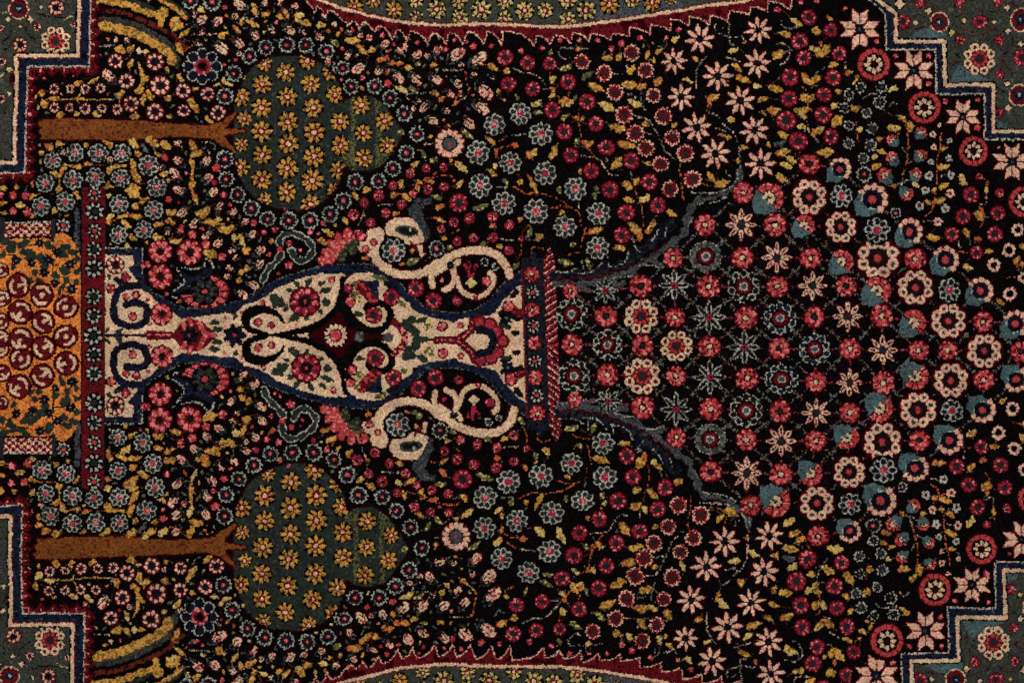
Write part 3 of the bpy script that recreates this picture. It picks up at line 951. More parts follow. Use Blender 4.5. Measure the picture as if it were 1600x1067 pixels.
def f_d(r, th, o):
    o['y'][r < 1.15] = C['maroon']
    m = r < .85 + .12 * np.cos(5 * th + 9 * o['ph']); o['y'][m] = C['coral' if o['q'] < .6 else 'raspberry']
    m &= rnd(r.shape) < .3; o['y'][m] = C['pink']
def f_c(r, th, o):
    o['y'][r < 1.35] = C['black']
    m = r < .95 + .15 * np.cos(4 * th); o['y'][m] = C['cream' if o['q'] < .7 else 'straw']
def f_n(r, th, o):
    m = r < .85 + .16 * np.cos(7 * th + o['ph']); o['y'][m] = C['navy']
    m &= rnd(r.shape) < .2; o['y'][m] = C['black']
    m = r < .16; o['y'][m] = C['coral' if o['r'] > 12 else 'grey']; o['s'][m] = 1
KINDS = {
 'R': ('ring_rosette', f_R), 'M': ('crimson_rosette', f_M), 'N': ('fringed_rosette', f_N), 'B': ('aster', f_B),
 'b': ('outlined_flower', f_b), 'L': ('large_blue_flower', f_L), 'Y': ('gold_flower', f_Y), 'G': ('straw_flower', f_G),
 'S': ('star_flower', f_S), 's': ('cored_star_flower', f_s), 'A': ('open_star_flower', f_A), 'W': ('eight_point_star', f_W),
 'E': ('eye_rosette', f_E), 'P': ('cream_petal_flower', f_P), 'Q': ('dotted_petal_flower', f_Q), 'H': ('coral_flower', f_H),
 'D': ('wheel_flower', f_D), 'T': ('crescent_palmette', f_T), 'U': ('fan_palmette', f_U), 'u': ('fan_bud', f_U),
 'V': ('oval_fruit', f_V), 'O': ('round_boss', f_O), 'X': ('wheel_rosette', f_X), 'j': ('pale_petal_flower', f_j),
 'I': ('cream_ring_flower', f_I), 'h': ('pink_petal_flower', f_h), 'C': ('cream_rosette', f_C), 'w': ('white_blossom', f_w), 'd': ('small_blossom', f_d), 'c': ('cream_blossom', f_c), 'n': ('navy_blossom', f_n),
}
SIZE = dict(Q=.93, H=.90, M=.92, N=.94, W=1.0, E=.92, S=.93, T=.84, U=.90, u=.82, D=.95, P=.94, s=.94, O=.93, I=.94, R=.97, B=.95, Y=.97, j=.94)
OWNER = {0: -1}                 # region code -> part that owns the flowers standing in it
CLIP = set()                    # region codes in which gold flowers are kept

def region_at(x, y):
    i, j = int(x / KN), int(y / KN)
    return REG[j, i] if 0 <= i < NX and 0 <= j < NY else 0

def flower(kind, x, y, r, lower=0, phi=None):
    name, fn = KINDS[kind]
    r *= SIZE.get(kind, 1.0)
    s = window(x - 1.5 * r, y - 1.5 * r, x + 1.5 * r, y + 1.5 * r)
    if s is None: return
    dx = QX[s] - x; dy = QY[s] - y
    sx = 1 + rng.normal(0, .03); sy = 1 + rng.normal(0, .03)
    rho = np.hypot(dx / sx, dy / sy) / r
    th = np.arctan2(dy, dx) % (2 * math.pi)
    o = dict(y=np.full(rho.shape, -1, np.int16), s=np.zeros(rho.shape, int), ph=rng.random(), q=rng.random(), r=r, x=x, fillc='soot')
    if kind == 'D' and x > 1190: o['fillc'] = 'blue'
    if kind == 'D' and 1080 < x < 1130: o['fillc'] = 'fieldgreen'
    if kind in 'TUu':
        p = math.radians(135 if phi is None else phi)
        o['phi'] = (-p if lower else p) % (2 * math.pi)
    fn(rho, th, o)
    m = o['y'] >= 0
    if kind in 'RMNBbSswEILWQ' and r > 5 and region_at(x, y) == 0:      # a dark line of ground round each bloom
        mb = (rho < 1.16 + 1.2 / r) & (REG[s] == 0) & ~m & (rho > .8); put(s, mb, C['black'], 0)
    rc = region_at(x, y)
    if kind in 'YG': m &= np.isin(REG[s], list(CLIP))
    if not m.any(): return
    own = OWNER.get(rc, -1)
    if kind in 'YG' and rc not in CLIP:
        v = REG[s][m]; own = OWNER.get(int(np.bincount(v).argmax()), -1)
    pid = part(name, own)
    put(s, m, o['y'], pid)
    if own >= 0 or r < 11: return
    ss = o['s']
    for code in np.unique(ss[m]):
        if code == 0: continue
        if code == 1: nm = 'centre'
        elif kind in 'TUu' and code == 9: nm = 'sepal'
        elif kind in 'EV' and code == 2: nm = 'ring'
        elif kind in 'NBO': nm = 'disc'
        elif r >= 19: nm = 'petal'
        else: continue
        mm = m & (ss == code)
        PID[s][mm] = part(nm, pid)

LEAVES = []
def leaf(x1, y1, x2, y2, w, tone):
    if tone == 'f' and x1 < 130: w *= 1.3; x2 += (x2 - x1) * .2; y2 += (y2 - y1) * .2
    L_ = math.hypot(x2 - x1, y2 - y1)
    x1, x2 = x1 - (x2 - x1) * .10, x2 + (x2 - x1) * .10
    y1, y2 = y1 - (y2 - y1) * .10, y2 + (y2 - y1) * .10
    L_ = max(math.hypot(x2 - x1, y2 - y1), 2.0)
    s = window(min(x1, x2) - w, min(y1, y2) - w, max(x1, x2) + w, max(y1, y2) + w)
    if s is None: return
    ux, uy = (x2 - x1) / L_, (y2 - y1) / L_
    u = ((QX[s] - x1) * ux + (QY[s] - y1) * uy) / L_
    v = (QX[s] - x1) * -uy + (QY[s] - y1) * ux
    uu = np.clip(u, 0, 1)
    sk = .75 + .4 * rng.random()
    v = v + (rng.random() - .5) * w * .35 * np.sin(math.pi * uu)
    hw = w * .52 * np.sin(math.pi * uu ** sk) ** .85
    hw = hw * (1 + .16 * np.sign(np.sin(uu * L_ / 2.2 + np.sign(v))))
    m = (u > 0) & (u < 1) & (np.abs(v) < hw)
    if not m.any(): return
    main, alt, edge = {'y': ('gold', 'ochre', 'straw'), 'o': ('orange', 'gold', 'russet'), 'e': ('olive', 'straw', 'fieldgreen'),
                       'g': ('slate', 'grey', 'charcoal'), 'f': ('darkgreen', 'crowngreen', 'charcoal')}[tone]
    y = np.full(u.shape, C[main], np.int16)
    q = rng.random()
    y[rnd(u.shape) < .12 + .3 * q] = C[alt]
    y[rnd(u.shape) < .08] = C[edge]
    if tone == 'y' and q > .75: y[(u < .35) & (rng.random(u.shape) < .6)] = C['orange']
    if tone == 'y' and q < .22: y[rnd(u.shape) < .55] = C['straw']
    mo = (u > -.05) & (u < 1.05) & (np.abs(v) < hw + 1.3) & (rng.random(u.shape) < .5) & ~m
    own = OWNER.get(region_at((x1 + x2) / 2, (y1 + y2) / 2), -1)
    pid = part('leaf', own)
    if own < 0: LEAVES.append(pid)
    if own < 0 and tone == 'y': put(s, mo, C['russet' if q > .5 else 'black'], pid)
    put(s, m, y, pid)

def bud(x1, y1, x2, y2):
    L_ = math.hypot(x2 - x1, y2 - y1)
    if L_ < 13:
        k = 13 / L_; cx, cy = (x1 + x2) / 2, (y1 + y2) / 2
        x1, x2 = cx + (x1 - cx) * k, cx + (x2 - cx) * k; y1, y2 = cy + (y1 - cy) * k, cy + (y2 - cy) * k; L_ = 13
    w = .31 * L_ + 2.4
    s = window(min(x1, x2) - w, min(y1, y2) - w, max(x1, x2) + w, max(y1, y2) + w)
    if s is None: return
    ux, uy = (x2 - x1) / L_, (y2 - y1) / L_
    u = ((QX[s] - x1) * ux + (QY[s] - y1) * uy) / L_
    v = ((QX[s] - x1) * -uy + (QY[s] - y1) * ux)
    y = np.full(u.shape, -1, np.int16); sub = np.zeros(u.shape, int)
    ok = (u > -.05) & (u < 1.08); uu = np.clip(u, 0, 1)
    n = rnd(u.shape); var = rng.random()
    h = w * .62 * np.sin(math.pi * np.clip((uu - .28) / .8, 0, 1)) ** .6
    y[(u > .6) & (u < 1.12) & (np.abs(v) < h + 2.0)] = C['maroon']
    hs = w * .72 * np.sin(math.pi * np.clip(uu / .75, 0, 1)) ** .7
    m = ok & (np.abs(v) < hs) & (np.abs(v) > hs * .15); y[m] = C['charcoal']; sub[m] = 1
    mm = m & (n < .40); y[mm] = C['fieldgreen']
    mm = m & (np.abs(v) > hs - 1.6) & (n > .72); y[mm] = C['grey']
    pet = C['rosecream' if var < .6 else 'cream']
    m = (u > .30) & (u < 1.02) & (np.abs(v) < h); y[m] = pet; sub[m] = 0
    n2 = rnd(u.shape)
    mm = m & (np.abs(np.abs(v) - h * .45) < .9) & (n < .8) & (u < .85); y[mm] = C['soot']
    mm = m & (n > .86); y[mm] = C['coral']
    mm = m & (n2 < .15) & (np.abs(v) > h * .4); y[mm] = C['black']
    mm = (sub == 1) & (n2 > .62); y[mm] = C['black']
    m = y >= 0
    pid = part('flower_bud', OWNER.get(region_at((x1 + x2) / 2, (y1 + y2) / 2), -1))
    put(s, m, y, pid)
    if PARTS[pid]['parent'] < 0:
        PID[s][m & (sub == 1)] = part('sepal', pid)
# ---------------------------------------------------------------- large shapes of the design
def sym(P):
    """close a chain of the upper half with its twin"""
    P = np.array(P, float)
    return np.vstack([P, twin(P)[::-1]])
def disc(x, y, d, yarn, pid, **kw): stroke([(x, y), (x + .01, y)], d, yarn, pid, **kw)
def duo(P, *a, **kw):
    for lo, Q in both(P): stroke(Q, *a, **kw)
def duofill(P, *a, **kw):
    for lo, Q in both(P): fill(Q, *a, **kw)

# corner panels -------------------------------------------------
TL = dict(
 cream=T(0, 0, 742, -80, 728, 525, 150, 528, 154, 720, 152, 850, 146, 1067) + T(0, 178, 140, 0, 135, 460, -90, 460),
 blue=T(0, 0, 803, -80, 792, 588, 217, 590, 207, 1067) + T(0, 178, 200, 0, 195, 512, -90, 518),
 pale=T(0, 0, 850, -80, 835, 625, 260, 628, 245, 1067) + T(0, 178, 240, 0, 232, 558, -90, 550), corner=[(-20, -20)])
TR = dict(
 cream=T(1333, 0, 150, -60, 400, 130, 405, 390, 855, 390, 862, 800, 1315, 795, 1315, 1067) + T(1333, 178, 1318, 165, 1720, 165),
 blue=T(1333, 0, 125, -60, 345, 130, 347, 432, 812, 430, 817, 848, 1264, 848, 1264, 1067) + T(1333, 178, 1270, 205, 1720, 205),
 pale=T(1333, 0, 85, -60, 305, 130, 310, 468, 772, 465, 780, 888, 1230, 880) + T(1333, 178, 1240, 240, 1720, 242), corner=[(1640, -40)])
PANEL = {}
code = 10
for key, c in (('TL', TL), ('TR', TR)):
    for lo, Q in both(c['cream'] + c['corner']):
        pid = part('corner_panel')
        fill(Q, 'fieldgreen', pid, reg=code)
        OWNER[code] = pid; PANEL[key, lo] = (pid, code, Q); code += 1
def in_reg(*cs): return lambda s: np.isin(REG[s], cs)
for lo in (0, 1):
    pid, cd, _ = PANEL['TR', lo]
    for P in (T(1333, 0, 500, 365, 640, 285, 740, 258, 890, 330, 890, 372, 700, 365), T(1333, 0, 910, 775, 940, 680, 990, 605, 1050, 650, 1250, 735, 1290, 760),
              T(1333, 178, 1335, 130, 1340, 60, 1400, 70, 1450, 120, 1440, 140)):
        fill(both(P)[lo][1], 'teal', pid, only=in_reg(cd))

# side medallions on the long edges ------------------------------
MC = T(267, 0, 1180, -60, 1400, 5, 1600, 82) + T(534, 0, 130, 112, 300, 155, 480, 200, 700, 222, 920, 240, 1200, 228, 1600, 235) + \
     T(801, 0, 400, 255, 700, 230, 900, 205, 1200, 160, 1600, 95) + T(1068, 0, 270, 50, 540, 20, 760, -40)
MT = T(267, 0, 1150, -80, 1250, 10, 1340, 130, 1372, 60, 1440, 165, 1480, 100, 1600, 195) + \
     T(534, 0, 60, 240, 100, 200, 165, 272, 200, 205, 300, 315, 340, 245, 475, 375, 512, 285, 610, 388, 645, 295, 805, 408, 845, 312, 972, 412, 1005, 310, 1130, 412, 1185, 295, 1325, 415, 1365, 292, 1495, 425, 1512, 290) + \
     T(801, 0, 20, 310, 205, 440, 225, 335, 350, 412, 402, 330, 545, 412, 568, 310, 718, 390, 735, 320, 915, 378, 930, 318, 1092, 348, 1100, 265, 1285, 322, 1298, 240, 1475, 292, 1482, 185) + \
     T(1068, 0, 50, 242, 60, 160, 245, 232, 250, 150, 415, 208, 432, 105, 620, 142, 630, 70, 785, 118, 797, 15, 1000, 95, 1025, -30)
_m = [MT[0]]
for p, q in zip(MT[:-1], MT[1:]):                     # hooked teeth: each runs flat, then drops to its tip
    if q[1] > p[1] and q[0] - p[0] > 8: _m += [(p[0] + .35 * (q[0] - p[0]), p[1] + .10 * (q[1] - p[1])), (p[0] + .72 * (q[0] - p[0]), p[1] + .45 * (q[1] - p[1]))]
    _m.append(q)
MT = _m
MED = {}
for lo, Q in both(MC + [(1180, -30), (440, -30)]):
    pid = part('side_medallion')
    fill(Q, 'fieldgreen', pid, reg=code); OWNER[code] = pid; CLIP.add(code); MED[lo] = (pid, code)
    fill(both(T(801, 0, 760, -40, 800, 240, 1600, 110, 1600, -60))[lo][1], 'slate', pid, only=in_reg(code))
    code += 1

# cypress trees ----------------------------------------------------
TRUNK = T(0, 178, 372, 62, 540, 46, 900, 55, 1300, 68, 1600, 92) + T(267, 178, 0, 92, 330, 112, 430, 90, 560, 15, 600, -10, 618, 5, 530, 105, 500, 138, 690, 152, 705, 165, 500, 205, 540, 270, 612, 350, 590, 365, 440, 275, 400, 240, 300, 225, 0, 212) + \
        T(0, 178, 1200, 245, 700, 242, 380, 238, 395, 200, 360, 170, 390, 130, 352, 100)
CROWN = [(425, 90), (467, 88), (495, 97), (515, 112), (530, 135), (535, 160), (536, 200), (536, 255), (532, 278), (520, 300), (500, 318), (480, 327), (450, 328), (425, 322), (402, 312), (385, 295), (372, 270), (366, 240), (366, 170), (372, 145), (388, 115), (405, 98), (425, 90)]
CROWN2 = [(530, 164), (548, 154), (565, 150), (585, 154), (602, 165), (613, 182), (623, 195), (629, 208), (623, 222), (612, 240), (598, 256), (578, 267), (558, 266), (542, 262), (528, 250), (530, 164)]
for lo in (0, 1):
    tree = part('cypress_tree', role='empty')
    pc = part('crown', tree); OWNER[code] = tree; CLIP.add(code)
    for cr in (CROWN, CROWN2):
        Q = both(curve(cr))[lo][1]
        stroke(Q, 4.5, 'maroon', pc, dots=.45)
    for cr in (CROWN2, CROWN):
        Q = both(curve(cr))[lo][1]
        fill(Q, 'crowngreen', pc, reg=code)
    for x in (551, 590):
        stroke(both([(x, 150), (x + 1, 190), (x, 230), (x + 2, 270)])[lo][1], 8, 'olive', pc, only=in_reg(code), dots=.5)
    for bx, by in ((543, 250), (556, 168), (608, 236), (598, 250)):
        q = both([(bx, by)])[lo][1][0]; disc(q[0], q[1], 20, 'olive', pc, only=in_reg(code), dots=.55)
    pt = part('trunk', tree)
    Q = both(TRUNK)[lo][1]
    stroke(np.vstack([Q, Q[:1]]), 5, 'maroon', pt)
    fill(Q, 'brown', pt)
    code += 1

# amber panel with fruit, at the left ---------------------------------
pid = part('amber_panel')
fill(sym(T(0, 356, -90, 150, 60, 110, 450, 92, 500, 130, 515, 60, 590, 45, 660, 90, 720, 180, 752, 260, 757, 700)), 'amber', pid, reg=code)
OWNER[code] = pid; code += 1
for lo in (0, 1):
    pb = part('checkered_bar')
    Q = both(T(0, 178, 40, 1022, 475, 1012) + T(0, 356, 475, 78, 40, 88))[lo][1]
    fill(Q, 'crimson', pb)
    s = window(0, Q[:, 1].min(), 90, Q[:, 1].max())
    m = (PID[s] == pb) & (((QX[s] // 6).astype(int) + (QY[s] // 5).astype(int)) % 2 == 0) & (rng.random(QX[s].shape) < .8)
    YARN[s][m] = C['rosecream']
    stroke(both(T(0, 178, 40, 1022, 475, 1012))[lo][1], 2, 'white', pb, dots=.3)
    pp = part('grey_post'); fill(both(T(0, 178, -40, 975, 42, 975) + T(0, 356, 40, 150, -40, 150))[lo][1], 'charcoal', pp)
    pp = part('grey_post'); fill(both(T(0, 178, 478, 980, 522, 980) + T(0, 356, 515, 60, 500, 135, 478, 120))[lo][1], 'charcoal', pp)
    pp = part('grey_post'); stroke(both(T(0, 178, 715, 900, 725, 1000) + T(0, 356, 715, 60, 735, 180))[lo][1], 8, 'slate', pp, alt='charcoal')
pid = part('crimson_column')
fill(sym(T(0, 178, 765, 690, 988, 690)), 'crimson', pid, reg=code); OWNER[code] = pid; code += 1
stroke(sym(T(0, 178, 988, 690))[:], 2, 'navy', pid)
stroke(sym(T(0, 178, 762, 690))[:], 2, 'navy', pid)

# the vase --------------------------------------------------------------
vase = part('vase', role='empty')
VO = T(0, 356, 988, 195, 1330, 195, 1335, 440, 1370, 540, 1430, 600, 1520, 650, 1600, 695) + T(267, 356, 100, 745, 250, 758, 400, 745, 500, 712, 620, 690, 720, 640, 800, 590, 900, 530, 1000, 480, 1150, 435, 1300, 385, 1450, 350, 1600, 340) + \
     T(534, 356, 130, 335, 250, 340, 340, 370, 430, 400, 520, 490, 600, 590, 680, 650, 760, 730, 850, 770, 1000, 795, 1150, 790, 1250, 760, 1370, 690, 1450, 580, 1520, 510, 1600, 440) + T(801, 356, 88, 400)
VI = T(0, 356, 985, 255, 1245, 255, 1250, 350, 1190, 372, 1250, 440, 1288, 500, 1330, 590, 1400, 620, 1460, 690, 1540, 745, 1600, 775) + T(267, 356, 100, 850, 300, 830, 500, 800, 590, 815, 690, 720, 800, 692, 900, 640, 985, 565, 1090, 530, 1180, 480, 1300, 455, 1400, 425, 1500, 430, 1600, 430) + \
     T(534, 356, 60, 465, 130, 425, 260, 420, 350, 440, 430, 495, 480, 560, 535, 632, 640, 708, 650, 758, 760, 812, 880, 850, 1000, 870, 1050, 895, 1100, 860, 1200, 835, 1300, 820, 1370, 822, 1440, 790, 1490, 700, 1550, 650, 1600, 590) + T(801, 356, 80, 530)
pv = part('vase_outline', vase)
fill(sym(VO), 'blue', pv, reg=code); OWNER[code] = vase
duo(VO[3:], 1.8, 'grey', pv, dots=.55)
duo(T(0, 356, 988, 190, 1330, 190, 1335, 440), 1.8, 'white', pv, dots=.3)
pb = part('vase_body', vase)
fill(sym(VI), 'cream', pb, reg=code); code += 1
ps = part('foot_scroll', vase)
duo(curve(T(0, 356, 1310, 540, 1150, 560, 1075, 660, 1060, 790, 1100, 880, 1230, 920, 1340, 890, 1380, 800, 1360, 730, 1280, 705, 1180, 715)), 11.5, 'navy', ps, alt='blue')
duo(T(0, 356, 1085, 480, 1140, 530, 1260, 545), 8, 'navy', ps, alt='blue')
stroke(T(0, 450, 985, 445, 1350, 442), 5, 'navy', ps)
pm = part('vase_medallion', vase)
fill(sym(T(267, 356, 770, 1003, 1000, 985, 1150, 950, 1280, 915, 1420, 850, 1530, 740, 1570, 600, 1590, 450) + T(534, 356, 62, 450, 12, 560, 15, 700, 70, 830, 160, 930, 290, 985, 420, 990, 480, 1005)), 'black', pm)
fill(sym(T(267, 356, 1290, 1008, 1400, 930, 1560, 810) + T(534, 356, 0, 800, 25, 890, 110, 960, 300, 1000, 480, 1003)), 'maroon', pm)
fill(sym(T(267, 356, 1140, 1006, 1285, 980)), 'cream', pm)
duo(curve(T(267, 356, 900, 990, 740, 955, 700, 880, 725, 805, 820, 765, 920, 775, 1010, 825, 1055, 890)), 17, 'black', pm, taper=True)
duo(curve(T(534, 356, 40, 620, 70, 800, 160, 910, 290, 965, 400, 930, 458, 835, 440, 750, 360, 708, 270, 712, 232, 755)), 11, 'black', pm)
# crimson cross and stem in the neck
pn = part('neck_ornament', vase)
fill(sym(T(0, 356, 1335, 1008, 1385, 962, 1600, 972) + T(267, 356, 20, 985, 90, 905, 170, 848, 280, 868, 350, 930, 432, 1003)), 'crimson', pn)
for x, y in ((180, 880), (275, 910), (300, 965), (120, 920)):
    duo(T(267, 356, x - 12, y - 25, x + 14, y + 20), 7, 'coral', pn, alt='pink')
stroke(T(267, 450, 320, 440, 400, 440), 6, 'pink', pn, alt='coral')
stroke(T(0, 450, 1380, 438, 1590, 440), 2, 'pink', pn, dots=.2)
# carnation and lily on the axis
pl = part('carnation', vase)
B_ = (534, 450)
stroke(curve(T(*B_, 495, 320, 560, 380, 588, 460, 570, 540, 495, 610)), 11, 'crimson', pl, alt='pink')
stroke(curve(T(*B_, 470, 380, 495, 470, 465, 560)), 4, 'cream', pl)
for x, y in ((595, 330), (655, 300), (645, 380), (690, 420), (700, 490), (690, 540), (620, 580), (600, 640), (655, 630)):
    q = T(*B_, x, y)[0]; disc(q[0], q[1], 14.5, 'darkgreen', pl, alt='charcoal')
stroke(T(*B_, 700, 485, 890, 485), 5, 'soot', pl); stroke(T(*B_, 710, 480, 780, 482), 10, 'darkgreen', pl)
for x, y, yn in ((165, 455, 'grey'), (435, 465, 'slate')):
    q = T(*B_, x, y)[0]; disc(q[0], q[1], 15, 'fieldgreen', pl, alt=yn)
pl = part('lily', vase)
for P in (T(*B_, 885, 487, 1120, 490), T(*B_, 1080, 488, 1160, 440, 1210, 380, 1225, 300), T(*B_, 1080, 496, 1160, 550, 1220, 610, 1245, 680)):
    stroke(curve(P), 12.5, 'black', pl)
for P in (T(*B_, 885, 487, 1120, 490), T(*B_, 1080, 488, 1160, 440, 1210, 380, 1225, 300), T(*B_, 1080, 496, 1160, 550, 1220, 610, 1245, 680)):
    stroke(curve(P), 10, 'crimson', pl); stroke(curve(P), 1.8, 'pink', pl, dots=.3)
for x, y in ((1290, 315), (1390, 340), (1455, 405), (1510, 500), (1460, 600), (1400, 655), (1300, 675)):
    q = T(*B_, x, y)[0]; disc(q[0], q[1], 22, 'crimson', pl)
for x, y in ((1290, 315), (1390, 340), (1455, 405), (1510, 500), (1460, 600), (1400, 655), (1300, 675)):
    q = T(*B_, x, y)[0]; disc(q[0], q[1], 14, 'raspberry', pl, alt='coral')
stroke(curve(T(*B_, 1280, 395, 1380, 415, 1420, 500, 1380, 590, 1285, 615)), 12, 'navy', pl, alt='blue')
q = T(*B_, 1290, 500)[0]; disc(q[0], q[1], 22, 'cream', pl)
for P in (T(534, 356, 1490, 800, 1600, 830), T(534, 356, 1500, 900, 1560, 930), T(801, 356, 0, 640, 40, 600), T(801, 356, 10, 985, 40, 985), T(801, 356, 0, 830, 60, 850)):
    duo(P, 9, 'soot', pl)
duo(T(534, 356, 1550, 735, 1600, 745), 12, 'crimson', pl, alt='coral')
duo(T(801, 356, 0, 760, 70, 800), 12, 'crimson', pl, alt='raspberry')
duo(T(534, 356, 175, 540, 290, 655), 20, 'crimson', pl, alt='coral')
duofill(T(534, 356, 185, 498, 350, 490, 348, 640, 312, 652, 250, 560), 'blue', pl)
duo(T(534, 356, 420, 520, 500, 570), 10, 'navy', pl)

# handles of the vase
HANDLE = [(curve(T(534, 356, 330, 40, 285, 140, 300, 240, 350, 330, 460, 410, 580, 440, 700, 438, 800, 400, 880, 340, 980, 285, 1120, 228, 1280, 212, 1400, 230, 1490, 290, 1550, 380, 1575, 450)), 12.5),
          (curve(T(534, 356, 890, 360, 840, 440, 852, 545)), 8.5), (curve(T(534, 356, 960, 580, 1030, 540, 1055, 460, 1040, 380, 1085, 320)), 8.5),
          (curve(T(534, 356, 1075, 470, 1120, 580, 1210, 640, 1310, 640, 1390, 570, 1425, 480, 1390, 420)), 8),
          (T(534, 356, 300, 70, 300, 200), 23), (T(534, 356, 200, 175, 290, 230), 17), (T(534, 356, 880, 400, 990, 330), 16),
          (curve(T(534, 356, 560, 60, 660, 100, 730, 160, 750, 245)), 7)]
for lo in (0, 1):
    ph = part('handle', vase)
    lobe = [(576, 364), (590, 355), (600, 364), (598, 378), (595, 392), (600, 404), (612, 416), (600, 421), (586, 410), (577, 398), (565, 394), (562, 384), (571, 377), (576, 364)]
    LQ = both(curve(lobe, 4))[lo][1]
    stroke(LQ, 4, 'maroon', ph)
    for P, w in HANDLE: stroke(both(P)[lo][1], w + 5.5, 'maroon', ph)
    for P, w in HANDLE: stroke(both(P)[lo][1], w, 'cream', ph)
    fill(LQ, 'cream', ph)
    t = np.linspace(0, 2 * math.pi, 26)
    for rx, ry, yn in ((37, 24, 'maroon'), (34, 21, 'cream'), (19, 8.5, 'fieldgreen'), (14, 5, 'soot')):
        fill(both(np.c_[636 + rx * np.cos(t), 361 + ry * np.sin(t) + .12 * rx * np.cos(t)])[lo][1], yn, ph)
    q = both([(641, 359)])[lo][1][0]; disc(q[0], q[1], 5, 'white', ph)
    stroke(both(T(534, 356, 640, 130, 720, 220))[lo][1], 3, 'crimson', ph)
    # slate plume above the handle
    pl = part('plume')
    Q = both(T(534, 178, 690, 790, 780, 800, 840, 790, 850, 840, 770, 860, 745, 900, 770, 980, 800, 1060) + T(534, 356, 830, 20, 820, 100, 780, 130, 760, 60) + T(534, 178, 700, 1020, 640, 960, 615, 895, 660, 860))[lo][1]
    fill(Q, 'slate', pl)
    s = window(Q[:, 0].min(), Q[:, 1].min(), Q[:, 0].max(), Q[:, 1].max()); m = (PID[s] == pl) & (rng.random(QX[s].shape) < .45); YARN[s][m] = C['charcoal']
    pf = part('fan_blossom')
    fx, fy = 545.0, 402.0
    pts = [(503, 407), (509, 394), (517, 381), (528, 370), (543, 364), (559, 366)]
    for w, yn, al in ((17, 'crimson', 'maroon'), (12.5, 'coral', 'pink')):
        for qx, qy in pts:
            stroke(both([(fx + (qx - fx) * .62, fy + (qy - fy) * .62), (qx, qy)])[lo][1], w, yn, pf, alt=al)
    for qx, qy in ((536, 398), (544, 386), (553, 380), (534, 404), (552, 392)):
        q = both([(qx, qy)])[lo][1][0]; disc(q[0], q[1], 13, 'darkgreen', pf, alt='olive')
    pt = part('tulip')
    for P in (T(534, 356, 1150, 345, 1195, 410, 1205, 490), T(534, 356, 1265, 350, 1225, 420, 1205, 490), T(534, 356, 1195, 330, 1210, 480)):
        stroke(both(P)[lo][1], 5, 'raspberry', pt, alt='maroon')

# collar of the vase: dark strip with flowers and a twisted rope
pc = part('collar', vase)
fill(sym(T(801, 356, 85, 285, 300, 285)), 'navy', pc, reg=code); OWNER[code] = vase; code += 1
duo(T(801, 356, 200, 250, 210, 360), 9, 'blue', pc)
s = window(814, 380, 852, 700); m = (PID[s] == pc) & (rng.random(QX[s].shape) < .35); YARN[s][m] = C['charcoal']
stroke(sym(T(801, 356, 88, 400)), 3, 'crimson', pc)
pr = part('rope', vase)
Q = np.vstack([T(801, 356, 290, 300, 350, 170, 396, 300), twin(T(801, 356, 290, 300, 350, 170, 396, 300))[::-1]])
fill(Q, 'crimson', pr)
s = window(840, 370, 880, 700)
ax = np.interp(QX[s], [a[0] for a in AXIS], [a[1] for a in AXIS])
ph = (QY[s] - ax) * np.where(QY[s] < ax, 1, -1)
st = ((ph + .75 * QX[s]) % 11.0)
m = (PID[s] == pr)
YARN[s][m & (rng.random(m.shape) < .30)] = C['raspberry']
YARN[s][m & (st < 2.2) & (rng.random(m.shape) < .75)] = C['rosecream']
YARN[s][m & (st > 8.0)] = C['maroon']

